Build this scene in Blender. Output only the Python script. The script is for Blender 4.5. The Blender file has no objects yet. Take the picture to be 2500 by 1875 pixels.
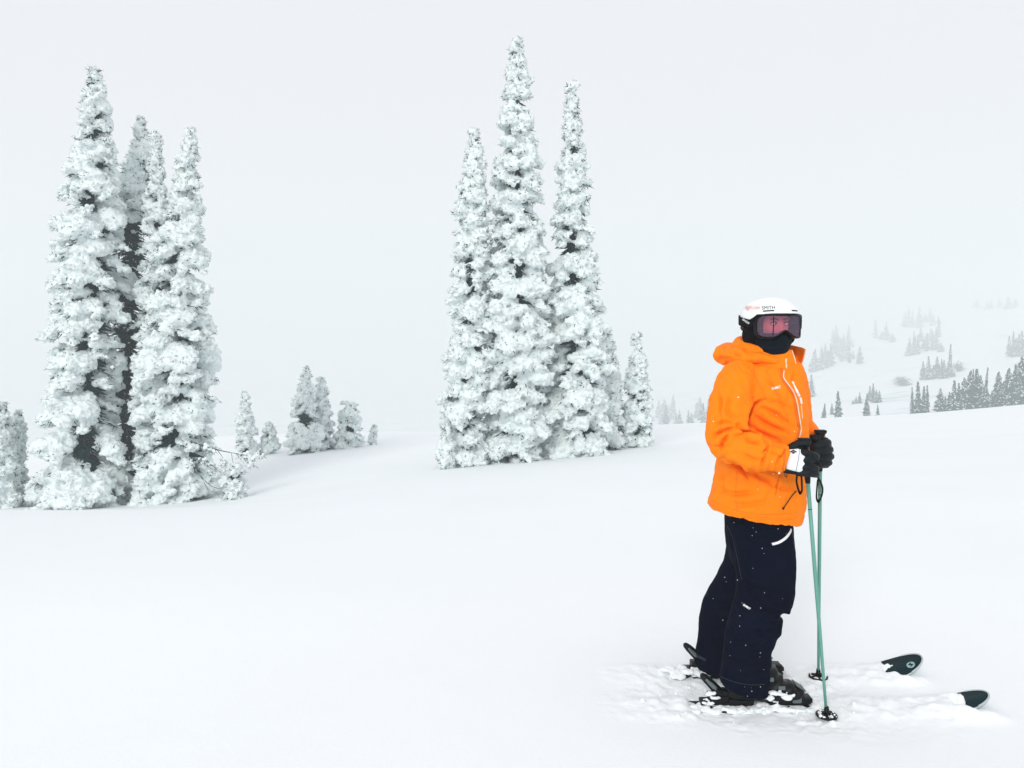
import bpy, bmesh, math, random
import numpy as np
from mathutils import Vector, Matrix
from mathutils.bvhtree import BVHTree

scene = bpy.context.scene
C = scene.collection
R = math.radians

# ------------------------------------------------------------------ camera
F, CX, HY, CAMZ = 1900.0, 1250.0, 815.0, 1.65      # focal length / optical axis in units of a 2500 px wide frame
cam = bpy.data.cameras.new('camera')
cam.sensor_width = 36.0
cam.lens = 36.0 * F / 2500.0
cam.shift_y = -(937.5 - HY) / 2500.0
cam.clip_start, cam.clip_end = 0.05, 5000
camera = bpy.data.objects.new('camera', cam)
C.objects.link(camera)
camera.location = (0, 0, CAMZ)
camera.rotation_euler = (R(90), 0, 0)
scene.camera = camera

# ------------------------------------------------------------------ sky, sun, exposure
SUN_EL, SUN_AZ = R(28), R(200)                     # soft light from behind and left of the photographer
world = bpy.data.worlds.new('World')
scene.world = world
world.use_nodes = True
nt = world.node_tree
nt.nodes.clear()
sky = nt.nodes.new('ShaderNodeTexSky')
sky.sky_type = 'NISHITA'
sky.sun_disc = False
sky.sun_elevation = SUN_EL
sky.sun_rotation = SUN_AZ
sky.altitude = 2500
sky.dust_density = 6.0
sk = nt.nodes.new('ShaderNodeVectorMath'); sk.operation = 'SCALE'; sk.inputs['Scale'].default_value = 0.10
nt.links.new(sky.outputs['Color'], sk.inputs[0])
mix = nt.nodes.new('ShaderNodeMix'); mix.data_type = 'RGBA'
mix.inputs['Factor'].default_value = 0.95          # a closed cloud deck over almost all of the blue
mix.inputs['B'].default_value = (0.838, 0.840, 0.874, 1)
nt.links.new(sk.outputs['Vector'], mix.inputs['A'])
bg = nt.nodes.new('ShaderNodeBackground'); bg.inputs['Strength'].default_value = 1.0
wo = nt.nodes.new('ShaderNodeOutputWorld')
nt.links.new(mix.outputs['Result'], bg.inputs['Color'])
nt.links.new(bg.outputs['Background'], wo.inputs['Surface'])

sl = bpy.data.lights.new('sun', 'SUN')
sl.energy = 1.5
sl.angle = R(25)
sl.color = (1.0, 0.97, 0.93)
sun = bpy.data.objects.new('sun', sl)
C.objects.link(sun)
sd = Vector((math.sin(SUN_AZ) * math.cos(SUN_EL), math.cos(SUN_AZ) * math.cos(SUN_EL), math.sin(SUN_EL)))
sun.rotation_euler = sd.to_track_quat('Z', 'Y').to_euler()
sun.location = (-5, -10, 20)

vs = scene.view_settings
vs.view_transform = 'Standard'
vs.look = 'None'
vs.exposure = 0.07
vs.gamma = 1.0
vs.use_curve_mapping = False
scene.cycles.volume_bounces = 3
scene.cycles.max_bounces = 7
scene.cycles.diffuse_bounces = 4
scene.cycles.use_denoising = True

# ------------------------------------------------------------------ helpers
def P(px, py, Y):
    """point at distance Y seen at (px, py) of the 2500 px frame"""
    return np.array([(px - CX) * Y / F, Y, CAMZ - (py - HY) * Y / F])

_rng0 = np.random.RandomState(7)
_perm = np.concatenate([_rng0.permutation(256)] * 3)
_grad = _rng0.normal(size=(256, 3)); _grad /= np.linalg.norm(_grad, axis=1)[:, None]
def perlin(p):
    p = np.asarray(p, float)
    i = np.floor(p).astype(int); f = p - i
    u = f * f * f * (f * (f * 6 - 15) + 10)
    i &= 255
    out = 0
    for dx in (0, 1):
        for dy in (0, 1):
            for dz in (0, 1):
                h = _perm[_perm[_perm[i[:, 0] + dx] + i[:, 1] + dy] + i[:, 2] + dz]
                g = _grad[h]
                d = g[:, 0] * (f[:, 0] - dx) + g[:, 1] * (f[:, 1] - dy) + g[:, 2] * (f[:, 2] - dz)
                w = (u[:, 0] if dx else 1 - u[:, 0]) * (u[:, 1] if dy else 1 - u[:, 1]) * (u[:, 2] if dz else 1 - u[:, 2])
                out = out + w * d
    return out
def fbm(p, octaves=4, gain=0.5):
    out, a = 0, 1.0
    p = np.asarray(p, float)
    for k in range(octaves):
        out = out + a * perlin(p + 17.3 * k); p = p * 2.03; a *= gain
    return out

def np_mesh(name, v, f):
    """mesh from an (n,3) vertex array and an (m,3) or (m,4) face array"""
    v = np.ascontiguousarray(v, np.float32); f = np.ascontiguousarray(f, np.int32)
    me = bpy.data.meshes.new(name)
    k = f.shape[1]
    me.vertices.add(len(v)); me.vertices.foreach_set('co', v.ravel())
    me.loops.add(f.size); me.loops.foreach_set('vertex_index', f.ravel())
    me.polygons.add(len(f)); me.polygons.foreach_set('loop_start', np.arange(0, f.size, k, dtype=np.int32))
    me.update(calc_edges=True); me.validate()
    return me

def link(name, me, mat=None, parent=None, smooth=True, **props):
    o = bpy.data.objects.new(name, me)
    C.objects.link(o)
    if me is not None:
        me.name = name
        if mat is not None:
            me.materials.clear(); me.materials.append(mat)
        if smooth:
            me.polygons.foreach_set('use_smooth', np.ones(len(me.polygons), bool))
    if parent is not None:
        o.parent = parent
    for k, val in props.items():
        o[k] = val
    return o

def empty(name, loc, **props):
    o = bpy.data.objects.new(name, None)
    o.empty_display_size = 0.2
    C.objects.link(o)
    o.location = loc
    for k, val in props.items():
        o[k] = val
    return o

def join_np(parts):
    vs_, fs_, n = [], [], 0
    for v, f in parts:
        v = np.asarray(v, float); f = np.asarray(f, int)
        if f.shape[1] == 4:
            f = np.concatenate([f[:, [0, 1, 2]], f[:, [0, 2, 3]]])
        vs_.append(v); fs_.append(f + n); n += len(v)
    return np.concatenate(vs_), np.concatenate(fs_)

_ico = {}
def ico(sub):
    if sub not in _ico:
        bm = bmesh.new(); bmesh.ops.create_icosphere(bm, subdivisions=sub, radius=1)
        bm.verts.index_update()
        _ico[sub] = (np.array([v.co[:] for v in bm.verts]), np.array([[v.index for v in f.verts] for f in bm.faces]))
        bm.free()
    return _ico[sub]
def blobs(c, r, sub=2):
    c = np.asarray(c, float).reshape(-1, 3); r = np.asarray(r, float)
    if r.ndim == 1: r = np.repeat(r[:, None], 3, 1)
    uv, uf = ico(sub)
    v = uv[None] * r[:, None] + c[:, None]
    f = uf[None] + (np.arange(len(c)) * len(uv))[:, None, None]
    return v.reshape(-1, 3), f.reshape(-1, 3)

def remesh(v, f, voxel, smooth=0):
    me = np_mesh('tmp', v, f)
    o = bpy.data.objects.new('tmp', me); C.objects.link(o)
    m = o.modifiers.new('r', 'REMESH'); m.mode = 'VOXEL'; m.voxel_size = voxel
    if smooth:
        s = o.modifiers.new('s', 'SMOOTH'); s.iterations = smooth; s.factor = 0.5
    dg = bpy.context.evaluated_depsgraph_get()
    out = bpy.data.meshes.new_from_object(o.evaluated_get(dg))
    bpy.data.objects.remove(o); bpy.data.meshes.remove(me)
    return out

def co_of(me):
    a = np.empty(len(me.vertices) * 3, np.float32); me.vertices.foreach_get('co', a); return a.reshape(-1, 3).astype(float)
def no_of(me):
    a = np.empty(len(me.vertices) * 3, np.float32); me.vertices.foreach_get('normal', a); return a.reshape(-1, 3).astype(float)
def set_co(me, v):
    me.vertices.foreach_set('co', np.ascontiguousarray(v, np.float32).ravel()); me.update()

def catmull(pts, n):
    """resample a polyline (any dimension) smoothly with n points"""
    p = np.asarray(pts, float)
    if len(p) == 2:
        t = np.linspace(0, 1, n)[:, None]; return p[0] * (1 - t) + p[1] * t
    q = np.vstack([2 * p[0] - p[1], p, 2 * p[-1] - p[-2]])
    t = np.linspace(0, len(p) - 1 - 1e-9, n); k = t.astype(int); f = (t - k)[:, None]
    a, b, c, d = q[k], q[k + 1], q[k + 2], q[k + 3]
    return 0.5 * (2 * b + (c - a) * f + (2 * a - 5 * b + 4 * c - d) * f ** 2 + (3 * b - a - 3 * c + d) * f ** 3)

def tube(path, rad, seg=10, cap=True, ry=None, up=(0, 0, 1)):
    """tube along path; rad per point, optional second radius ry (along the up-ish axis)"""
    p = np.asarray(path, float); n = len(p)
    rad = np.broadcast_to(np.asarray(rad, float), (n,)); ry = rad if ry is None else np.broadcast_to(np.asarray(ry, float), (n,))
    t = np.gradient(p, axis=0); t /= np.linalg.norm(t, axis=1)[:, None] + 1e-9
    v = []
    u0 = np.asarray(up, float)
    ang = np.linspace(0, 2 * np.pi, seg, endpoint=False)
    prev = None
    for i in range(n):
        u = (u0 if prev is None else prev)
        a = u - t[i] * np.dot(u, t[i])
        if np.linalg.norm(a) < 1e-3:
            a = np.cross(t[i], (1, 0, 0))
        a /= np.linalg.norm(a); b = np.cross(t[i], a); prev = a
        v.append(p[i] + np.outer(np.cos(ang) * ry[i], a) + np.outer(np.sin(ang) * rad[i], b))
    v = np.concatenate(v)
    i, j = np.meshgrid(np.arange(n - 1), np.arange(seg), indexing='ij')
    i = i.ravel(); j = j.ravel(); k = (j + 1) % seg
    q = np.stack([i * seg + j, i * seg + k, (i + 1) * seg + k, (i + 1) * seg + j], 1)
    f = np.concatenate([q[:, [0, 1, 2]], q[:, [0, 2, 3]]])
    if cap:
        m = len(v); v = np.vstack([v, p[0], p[-1]])
        j = np.arange(seg); k = (j + 1) % seg
        f = np.concatenate([f, np.stack([np.full(seg, m), k, j], 1), np.stack([np.full(seg, m + 1), (n - 1) * seg + j, (n - 1) * seg + k], 1)])
    return v, f

def loft(rings, cap=True):
    """closed tube through rings, each an (m,3) array of the same m"""
    r = np.asarray(rings, float); n, m = r.shape[:2]
    v = r.reshape(-1, 3)
    i, j = np.meshgrid(np.arange(n - 1), np.arange(m), indexing='ij'); i = i.ravel(); j = j.ravel(); k = (j + 1) % m
    f = np.stack([i * m + j, i * m + k, (i + 1) * m + k, (i + 1) * m + j], 1)
    f = np.concatenate([f[:, [0, 1, 2]], f[:, [0, 2, 3]]])
    if cap:
        q = len(v); v = np.vstack([v, r[0].mean(0), r[-1].mean(0)])
        j = np.arange(m); k = (j + 1) % m
        f = np.concatenate([f, np.stack([np.full(m, q), k, j], 1), np.stack([np.full(m, q + 1), (n - 1) * m + j, (n - 1) * m + k], 1)])
    return v, f

def box(c, s, rot=None):
    u = np.array([[x, y, z] for x in (-.5, .5) for y in (-.5, .5) for z in (-.5, .5)]) * np.asarray(s, float)
    if rot is not None: u = u @ np.asarray(rot).T
    f = np.array([[0, 1, 3, 2], [4, 6, 7, 5], [0, 4, 5, 1], [2, 3, 7, 6], [0, 2, 6, 4], [1, 5, 7, 3]])
    return u + np.asarray(c, float), f

def bevelled(me, width, segments=2):
    bm = bmesh.new(); bm.from_mesh(me)
    bmesh.ops.remove_doubles(bm, verts=bm.verts, dist=1e-5)
    bmesh.ops.recalc_face_normals(bm, faces=bm.faces)
    e = [x for x in bm.edges if len(x.link_faces) == 2 and x.calc_face_angle(0) > 0.5]
    bmesh.ops.bevel(bm, geom=e, offset=width, segments=segments, profile=0.5, affect='EDGES')
    bm.to_mesh(me); bm.free(); me.update()
    return me

# ------------------------------------------------------------------ materials
def mat(name, color, rough=0.6, spec=0.3, noise=None, bump=None, metal=0.0, sheen=0.0, sss=0.0, second=None, coat=0.0):
    """noise: (scale, amount) value variation; second: (colour, noise scale, ramp lo, ramp hi); bump: (scale, strength, distance)"""
    m = bpy.data.materials.new(name); m.use_nodes = True
    t = m.node_tree; b = t.nodes['Principled BSDF']
    b.inputs['Base Color'].default_value = (*color, 1)
    b.inputs['Roughness'].default_value = rough
    b.inputs['Specular IOR Level'].default_value = spec
    b.inputs['Metallic'].default_value = metal
    b.inputs['Sheen Weight'].default_value = sheen
    b.inputs['Coat Weight'].default_value = coat
    if sss:
        b.inputs['Subsurface Weight'].default_value = sss
        b.inputs['Subsurface Radius'].default_value = (0.012, 0.014, 0.018)
        b.inputs['Subsurface Scale'].default_value = 1.0
    tc = t.nodes.new('ShaderNodeTexCoord')
    col = None
    if noise:
        n = t.nodes.new('ShaderNodeTexNoise'); n.inputs['Scale'].default_value = noise[0]; n.inputs['Detail'].default_value = 6
        t.links.new(tc.outputs['Object'], n.inputs['Vector'])
        mr = t.nodes.new('ShaderNodeMapRange'); mr.inputs['From Min'].default_value = 0.25; mr.inputs['From Max'].default_value = 0.75
        mr.inputs['To Min'].default_value = 1 - noise[1]; mr.inputs['To Max'].default_value = 1 + noise[1]
        t.links.new(n.outputs['Fac'], mr.inputs['Value'])
        mu = t.nodes.new('ShaderNodeMix'); mu.data_type = 'RGBA'; mu.blend_type = 'MULTIPLY'; mu.inputs['Factor'].default_value = 1
        mu.inputs['A'].default_value = (*color, 1)
        t.links.new(mr.outputs['Result'], mu.inputs['B'])
        col = mu.outputs['Result']
    if second:
        n = t.nodes.new('ShaderNodeTexNoise'); n.inputs['Scale'].default_value = second[1]; n.inputs['Detail'].default_value = 7; n.inputs['Roughness'].default_value = 0.65
        t.links.new(tc.outputs['Object'], n.inputs['Vector'])
        mr = t.nodes.new('ShaderNodeMapRange'); mr.interpolation_type = 'SMOOTHSTEP'
        mr.inputs['From Min'].default_value = second[2]; mr.inputs['From Max'].default_value = second[3]
        t.links.new(n.outputs['Fac'], mr.inputs['Value'])
        mu = t.nodes.new('ShaderNodeMix'); mu.data_type = 'RGBA'
        if col is not None: t.links.new(col, mu.inputs['A'])
        else: mu.inputs['A'].default_value = (*color, 1)
        mu.inputs['B'].default_value = (*second[0], 1)
        t.links.new(mr.outputs['Result'], mu.inputs['Factor'])
        col = mu.outputs['Result']
    if col is not None:
        t.links.new(col, b.inputs['Base Color'])
    if bump:
        prev = None
        for sc_, st_, di_ in (bump if isinstance(bump, list) else [bump]):
            n = t.nodes.new('ShaderNodeTexNoise'); n.inputs['Scale'].default_value = sc_; n.inputs['Detail'].default_value = 6
            t.links.new(tc.outputs['Object'], n.inputs['Vector'])
            bp = t.nodes.new('ShaderNodeBump'); bp.inputs['Strength'].default_value = st_; bp.inputs['Distance'].default_value = di_
            t.links.new(n.outputs['Fac'], bp.inputs['Height'])
            if prev is not None: t.links.new(prev, bp.inputs['Normal'])
            prev = bp.outputs['Normal']
        t.links.new(prev, b.inputs['Normal'])
    return m

M = {}
M['snow_ground'] = mat('packed_snow', (0.872, 0.905, 0.918), 0.85, 0.15, noise=(0.6, 0.015), bump=[(1.3, 0.25, 0.05), (60, 0.25, 0.006)])
M['hill_snow'] = mat('brushy_hill_snow', (0.88, 0.90, 0.915), 0.9, 0.1, second=((0.50, 0.60, 0.61), 0.035, 0.52, 0.75))
M['snow_tree'] = mat('rime_snow', (0.890, 0.968, 0.965), 0.9, 0.04, noise=(9, 0.03), bump=[(16, 0.8, 0.05), (48, 0.8, 0.02)])
M['snow_loose'] = mat('loose_snow', (0.872, 0.905, 0.918), 0.85, 0.15, bump=[(120, 0.4, 0.004)])
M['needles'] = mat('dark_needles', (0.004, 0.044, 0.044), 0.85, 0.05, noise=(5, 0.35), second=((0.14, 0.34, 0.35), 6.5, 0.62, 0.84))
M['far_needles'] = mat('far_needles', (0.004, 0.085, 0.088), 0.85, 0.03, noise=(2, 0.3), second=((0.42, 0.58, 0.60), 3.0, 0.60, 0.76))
M['bark'] = mat('frosted_bark', (0.040, 0.062, 0.060), 0.9, 0.1, noise=(12, 0.35), second=((0.40, 0.54, 0.55), 5, 0.48, 0.68), bump=(20, 0.6, 0.02))
# ------------------------------------------------------------------ the ground
def pchip(xk, yk, x):
    """monotone cubic interpolation; yk may hold one column per sample of x"""
    xk = np.asarray(xk, float); yk = np.asarray(yk, float)
    h = np.diff(xk)[:, None]; d = np.diff(yk, axis=0) / h
    m = np.zeros_like(yk)
    a, b = d[:-1], d[1:]
    w1, w2 = 2 * h[1:] + h[:-1], h[1:] + 2 * h[:-1]
    with np.errstate(divide='ignore', invalid='ignore'):
        m[1:-1] = np.where(a * b > 0, (w1 + w2) / (w1 / np.where(a == 0, 1, a) + w2 / np.where(b == 0, 1, b)), 0)
    m[0], m[-1] = d[0], d[-1]
    k = np.clip(np.searchsorted(xk, x) - 1, 0, len(xk) - 2)
    c = np.arange(len(x)); hh = h[k, 0]
    t = np.clip((x - xk[k]) / hh, 0, 1)
    return ((1 + 2 * t) * (1 - t) ** 2 * yk[k, c] + t * (1 - t) ** 2 * hh * m[k, c]
            + t * t * (3 - 2 * t) * yk[k + 1, c] + t * t * (t - 1) * hh * m[k + 1, c])

YK = [-60, 4.5, 7.5, 21, 33, 42, 60, 110]
def ground_z(x, y):
    x = np.asarray(x, float).ravel(); y = np.asarray(y, float).ravel()
    a = CX + F * np.clip(x / np.maximum(y, 7.0), -1.1, 1.1)       # which way one looks
    row21 = np.interp(a, [-800, 0, 300, 550, 1050, 1300, 1600, 2000, 2500, 3300], [1240, 1232, 1228, 1210, 1142, 1121, 1096, 1072, 1048, 1010])
    row33 = np.interp(a, [-800, 0, 550, 750, 1060, 1250, 1600, 1960, 2250, 2500, 3300], [1155, 1136, 1095, 1082, 1069, 1062, 1047, 1031, 1012, 990, 940])
    z21 = CAMZ - (row21 - HY) * 21 / F
    z33 = CAMZ - (row33 - HY) * 33 / F
    z42 = z33 - 0.9 - 0.35 * np.clip((a - 1300) / 1200, -1, 0)
    zk = np.stack([z21 * 0, z21 * 0, z21 * 0.09, z21, z33, z42, z42 - 6, z42 - 24])
    z = pchip(YK, zk, np.clip(y, -59, 109))
    z = z + 0.10 * fbm(np.stack([x * 0.11, y * 0.11, x * 0 + 3.1], 1), 2) * np.clip((y - 5) / 8, 0, 1)
    return z
def gz(x, y): return float(ground_z([x], [y])[0])

def zone(x, y, cx, cy, rx, ry, p=2):
    d = np.sqrt(((x - cx) / rx) ** 2 + ((y - cy) / ry) ** 2)
    return np.clip(1.15 - d ** p, 0, 1)
NEAR_Y, FAR_Y = 3.46, 3.80      # the two skis
def churn(x, y):
    """the trampled snow round the skis"""
    p = np.stack([x, y, x * 0], 1)
    wob = 0.16 * fbm(p * 2.2 + 5, 3); wox = 0.22 * fbm(p * 1.9 + 11, 3)
    xw, yw = x + wox, y + wob
    m = zone(xw, yw, 1.12, 3.53, 0.60, 0.32, 1.1)
    m = np.maximum(m, 0.5 * zone(xw, yw, 0.74, 3.56, 0.32, 0.14, 1.1))
    m = np.maximum(m, 0.25 * zone(xw, yw, 1.50, 3.45, 0.55, 0.35, 1.0))
    m = m * np.clip(0.75 + 0.9 * fbm(p * 3.3 + 21, 2), 0.25, 1.2)
    q = p + 0.05 * np.stack([fbm(p * 7 + 31, 2), fbm(p * 7 + 47, 2), x * 0], 1)      # warped, so no cell repeats
    billow = np.abs(fbm(q * 6.5, 5, 0.55)) * 2 - 0.35
    fine = np.abs(fbm(q * 21 + 9, 4, 0.6)) * 2 - 0.3
    big = fbm(p * 2.6 + 2, 3)
    return m, m * (0.042 * billow + 0.016 * fine + 0.055 * big)
def near_ground(x, y):
    z = ground_z(x, y)
    m, c = churn(x, y)
    z = z + c
    # the skis lie in shallow troughs, open beside the bindings, drifted over towards the tips
    n = fbm(np.stack([x * 14, y * 14, x * 0 + 1], 1), 3)
    for cy in (NEAR_Y, FAR_Y):
        far = cy == FAR_Y
        s = np.exp(-((y - cy + 0.02) / 0.085) ** 2)
        opened = np.clip((x - (0.80 if not far else 0.74) + 0.06 * n) / 0.06, 0, 1) * np.clip((1.36 + 0.1 * n - x) / 0.08, 0, 1)
        z = z * (1 - s * opened) + s * opened * (-0.010 + 0.015 * n)
        wide = np.exp(-(np.abs(y - cy + 0.03) / 0.105) ** 4)
        xt = 1.86 if far else 2.015
        cover = np.clip((x - 1.37) / 0.08, 0, 1) * np.clip((xt + 0.10 * n - x) / 0.07, 0, 1)
        z = np.maximum(z, z * (1 - wide * cover) + wide * cover * (0.014 + 0.022 * n + 0.034 * np.clip((x - 1.65) / (xt - 1.65), 0, 1) ** 2))
        front = np.exp(-((y - cy + 0.105) / 0.050) ** 2) * np.clip((x - (1.74 if not far else 1.66)) / 0.15, 0, 1) * np.clip((xt + 0.14 - x) / 0.14, 0, 1)
        z = np.maximum(z, z * (1 - front) + front * ((0.032 if not far else 0.030) + 0.03 * n))
        tail = np.clip(((0.82 if not far else 0.76) - x + 0.06 * n) / 0.06, 0, 1) * np.clip((x - 0.40) / 0.25, 0, 1)
        z = np.maximum(z, z * (1 - wide * tail) + wide * tail * (0.016 + 0.02 * n))
    return z

def spaced(lo, hi, fine_lo, fine_hi, fine, coarse):
    a = list(np.arange(fine_lo, fine_hi, fine)); s = fine
    x = fine_hi
    while x < hi: a.append(x); s = min(s * 1.13, coarse); x += s
    a.append(hi)
    b = []; x = fine_lo; s = fine
    while x > lo: s = min(s * 1.13, coarse); x -= s; b.append(x)
    return np.array(b[::-1] + a)
gx = spaced(-75, 80, 0.25, 2.55, 0.0085, 1.1)
gy = spaced(-25, 110, 3.0, 4.15, 0.0085, 1.1)
XX, YY = np.meshgrid(gx, gy, indexing='ij')
zz = near_ground(XX.ravel(), YY.ravel())
v = np.stack([XX.ravel(), YY.ravel(), zz], 1)
i, j = np.meshgrid(np.arange(len(gx) - 1), np.arange(len(gy) - 1), indexing='ij'); i = i.ravel(); j = j.ravel(); n_ = len(gy)
ground = link('snow_ground', np_mesh('g', v, np.stack([i * n_ + j, (i + 1) * n_ + j, (i + 1) * n_ + j + 1, i * n_ + j + 1], 1)), M['snow_ground'], kind='structure')

# the far hillside, rising to the right into the cloud
HA = [-1400, 600, 1300, 1650, 2000, 2300, 2500, 3200, 4200]
HYS = [48, 110, 160, 250, 380, 560, 800]
HROW = np.array([   # row at which the slope is seen, by distance (rows) and direction (columns)
    [1420, 1420, 1420, 1400, 1360, 1330, 1300, 1250, 1250],
    [1330, 1300, 1230, 1130, 1060, 1040, 1030,  990,  980],
    [1260, 1230, 1170, 1095, 1032, 1003,  975,  930,  900],
    [1180, 1160, 1110, 1072,  985,  945,  905,  880,  850],
    [1100, 1090, 1070, 1052,  925,  870,  838,  820,  800],
    [1040, 1035, 1030, 1015,  870,  810,  778,  760,  745],
    [1000,  995,  980,  940,  825,  765,  730,  715,  705]], float)
def hill_z(a, y):
    a = np.asarray(a, float).ravel(); y = np.asarray(y, float).ravel()
    rows = np.stack([np.interp(a, HA, r) for r in HROW])
    row = pchip(np.log(HYS), rows, np.log(np.clip(y, 48.1, 799)))
    x = (a - CX) / F * y
    z = CAMZ - (row - HY) * y / F
    return z + 0.010 * y * fbm(np.stack([x / 60, y / 60, x * 0], 1), 3)
ha = np.arange(-1400, 4201, 28.0)
hy = np.exp(np.linspace(math.log(48), math.log(800), 130))
AA, HH = np.meshgrid(ha, hy, indexing='ij')
hz = hill_z(AA, HH)
v = np.stack([(AA.ravel() - CX) / F * HH.ravel(), HH.ravel(), hz], 1)
i, j = np.meshgrid(np.arange(len(ha) - 1), np.arange(len(hy) - 1), indexing='ij'); i = i.ravel(); j = j.ravel(); n_ = len(hy)
hill = link('far_hillside', np_mesh('h', v, np.stack([i * n_ + j, (i + 1) * n_ + j, (i + 1) * n_ + j + 1, i * n_ + j + 1], 1)), M['hill_snow'], kind='structure')
zmin = float(min(zz.min(), hz.min())); zmax = float(hz.max())

# the snowy air
x0, x1, y0, y1, zb, zt = -1300, 1300, -30, 830, zmin - 1.0, zmax + 14
hv, hf = box(((x0 + x1) / 2, (y0 + y1) / 2, (zb + zt) / 2), (x1 - x0, y1 - y0, zt - zb))
haze_m = bpy.data.materials.new('snowy_air'); haze_m.use_nodes = True
ht = haze_m.node_tree; ht.nodes.clear()
hp = ht.nodes.new('ShaderNodeVolumePrincipled'); hp.inputs['Color'].default_value = (0.925, 0.966, 0.966, 1)
hp.inputs['Density'].default_value = 0.0029; hp.inputs['Anisotropy'].default_value = 0.0
ho = ht.nodes.new('ShaderNodeOutputMaterial'); ht.links.new(hp.outputs['Volume'], ho.inputs['Volume'])
link('haze', np_mesh('haze', hv, hf), haze_m, smooth=False, kind='stuff')
print('zrange', zmin, zmax)
# ------------------------------------------------------------------ snow-laden trees
def spikes(base, tip, r, rng):
    """thin three-sided sprays of needles from base to tip"""
    n = len(base); d = tip - base; L = np.linalg.norm(d, axis=1)[:, None] + 1e-9; d = d / L
    a = np.cross(d, rng.normal(size=(n, 3))); a /= np.linalg.norm(a, axis=1)[:, None] + 1e-9; b = np.cross(d, a)
    mid = base + d * L * 0.12
    r = np.asarray(r)[:, None]
    v = np.stack([mid + a * r, mid + (-0.5 * a + 0.87 * b) * r, mid + (-0.5 * a - 0.87 * b) * r, tip], 1).reshape(-1, 3)
    f = np.array([[3, 0, 1], [3, 1, 2], [3, 2, 0]])
    return v, (f[None] + (np.arange(n) * 4)[:, None, None]).reshape(-1, 3)

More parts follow.
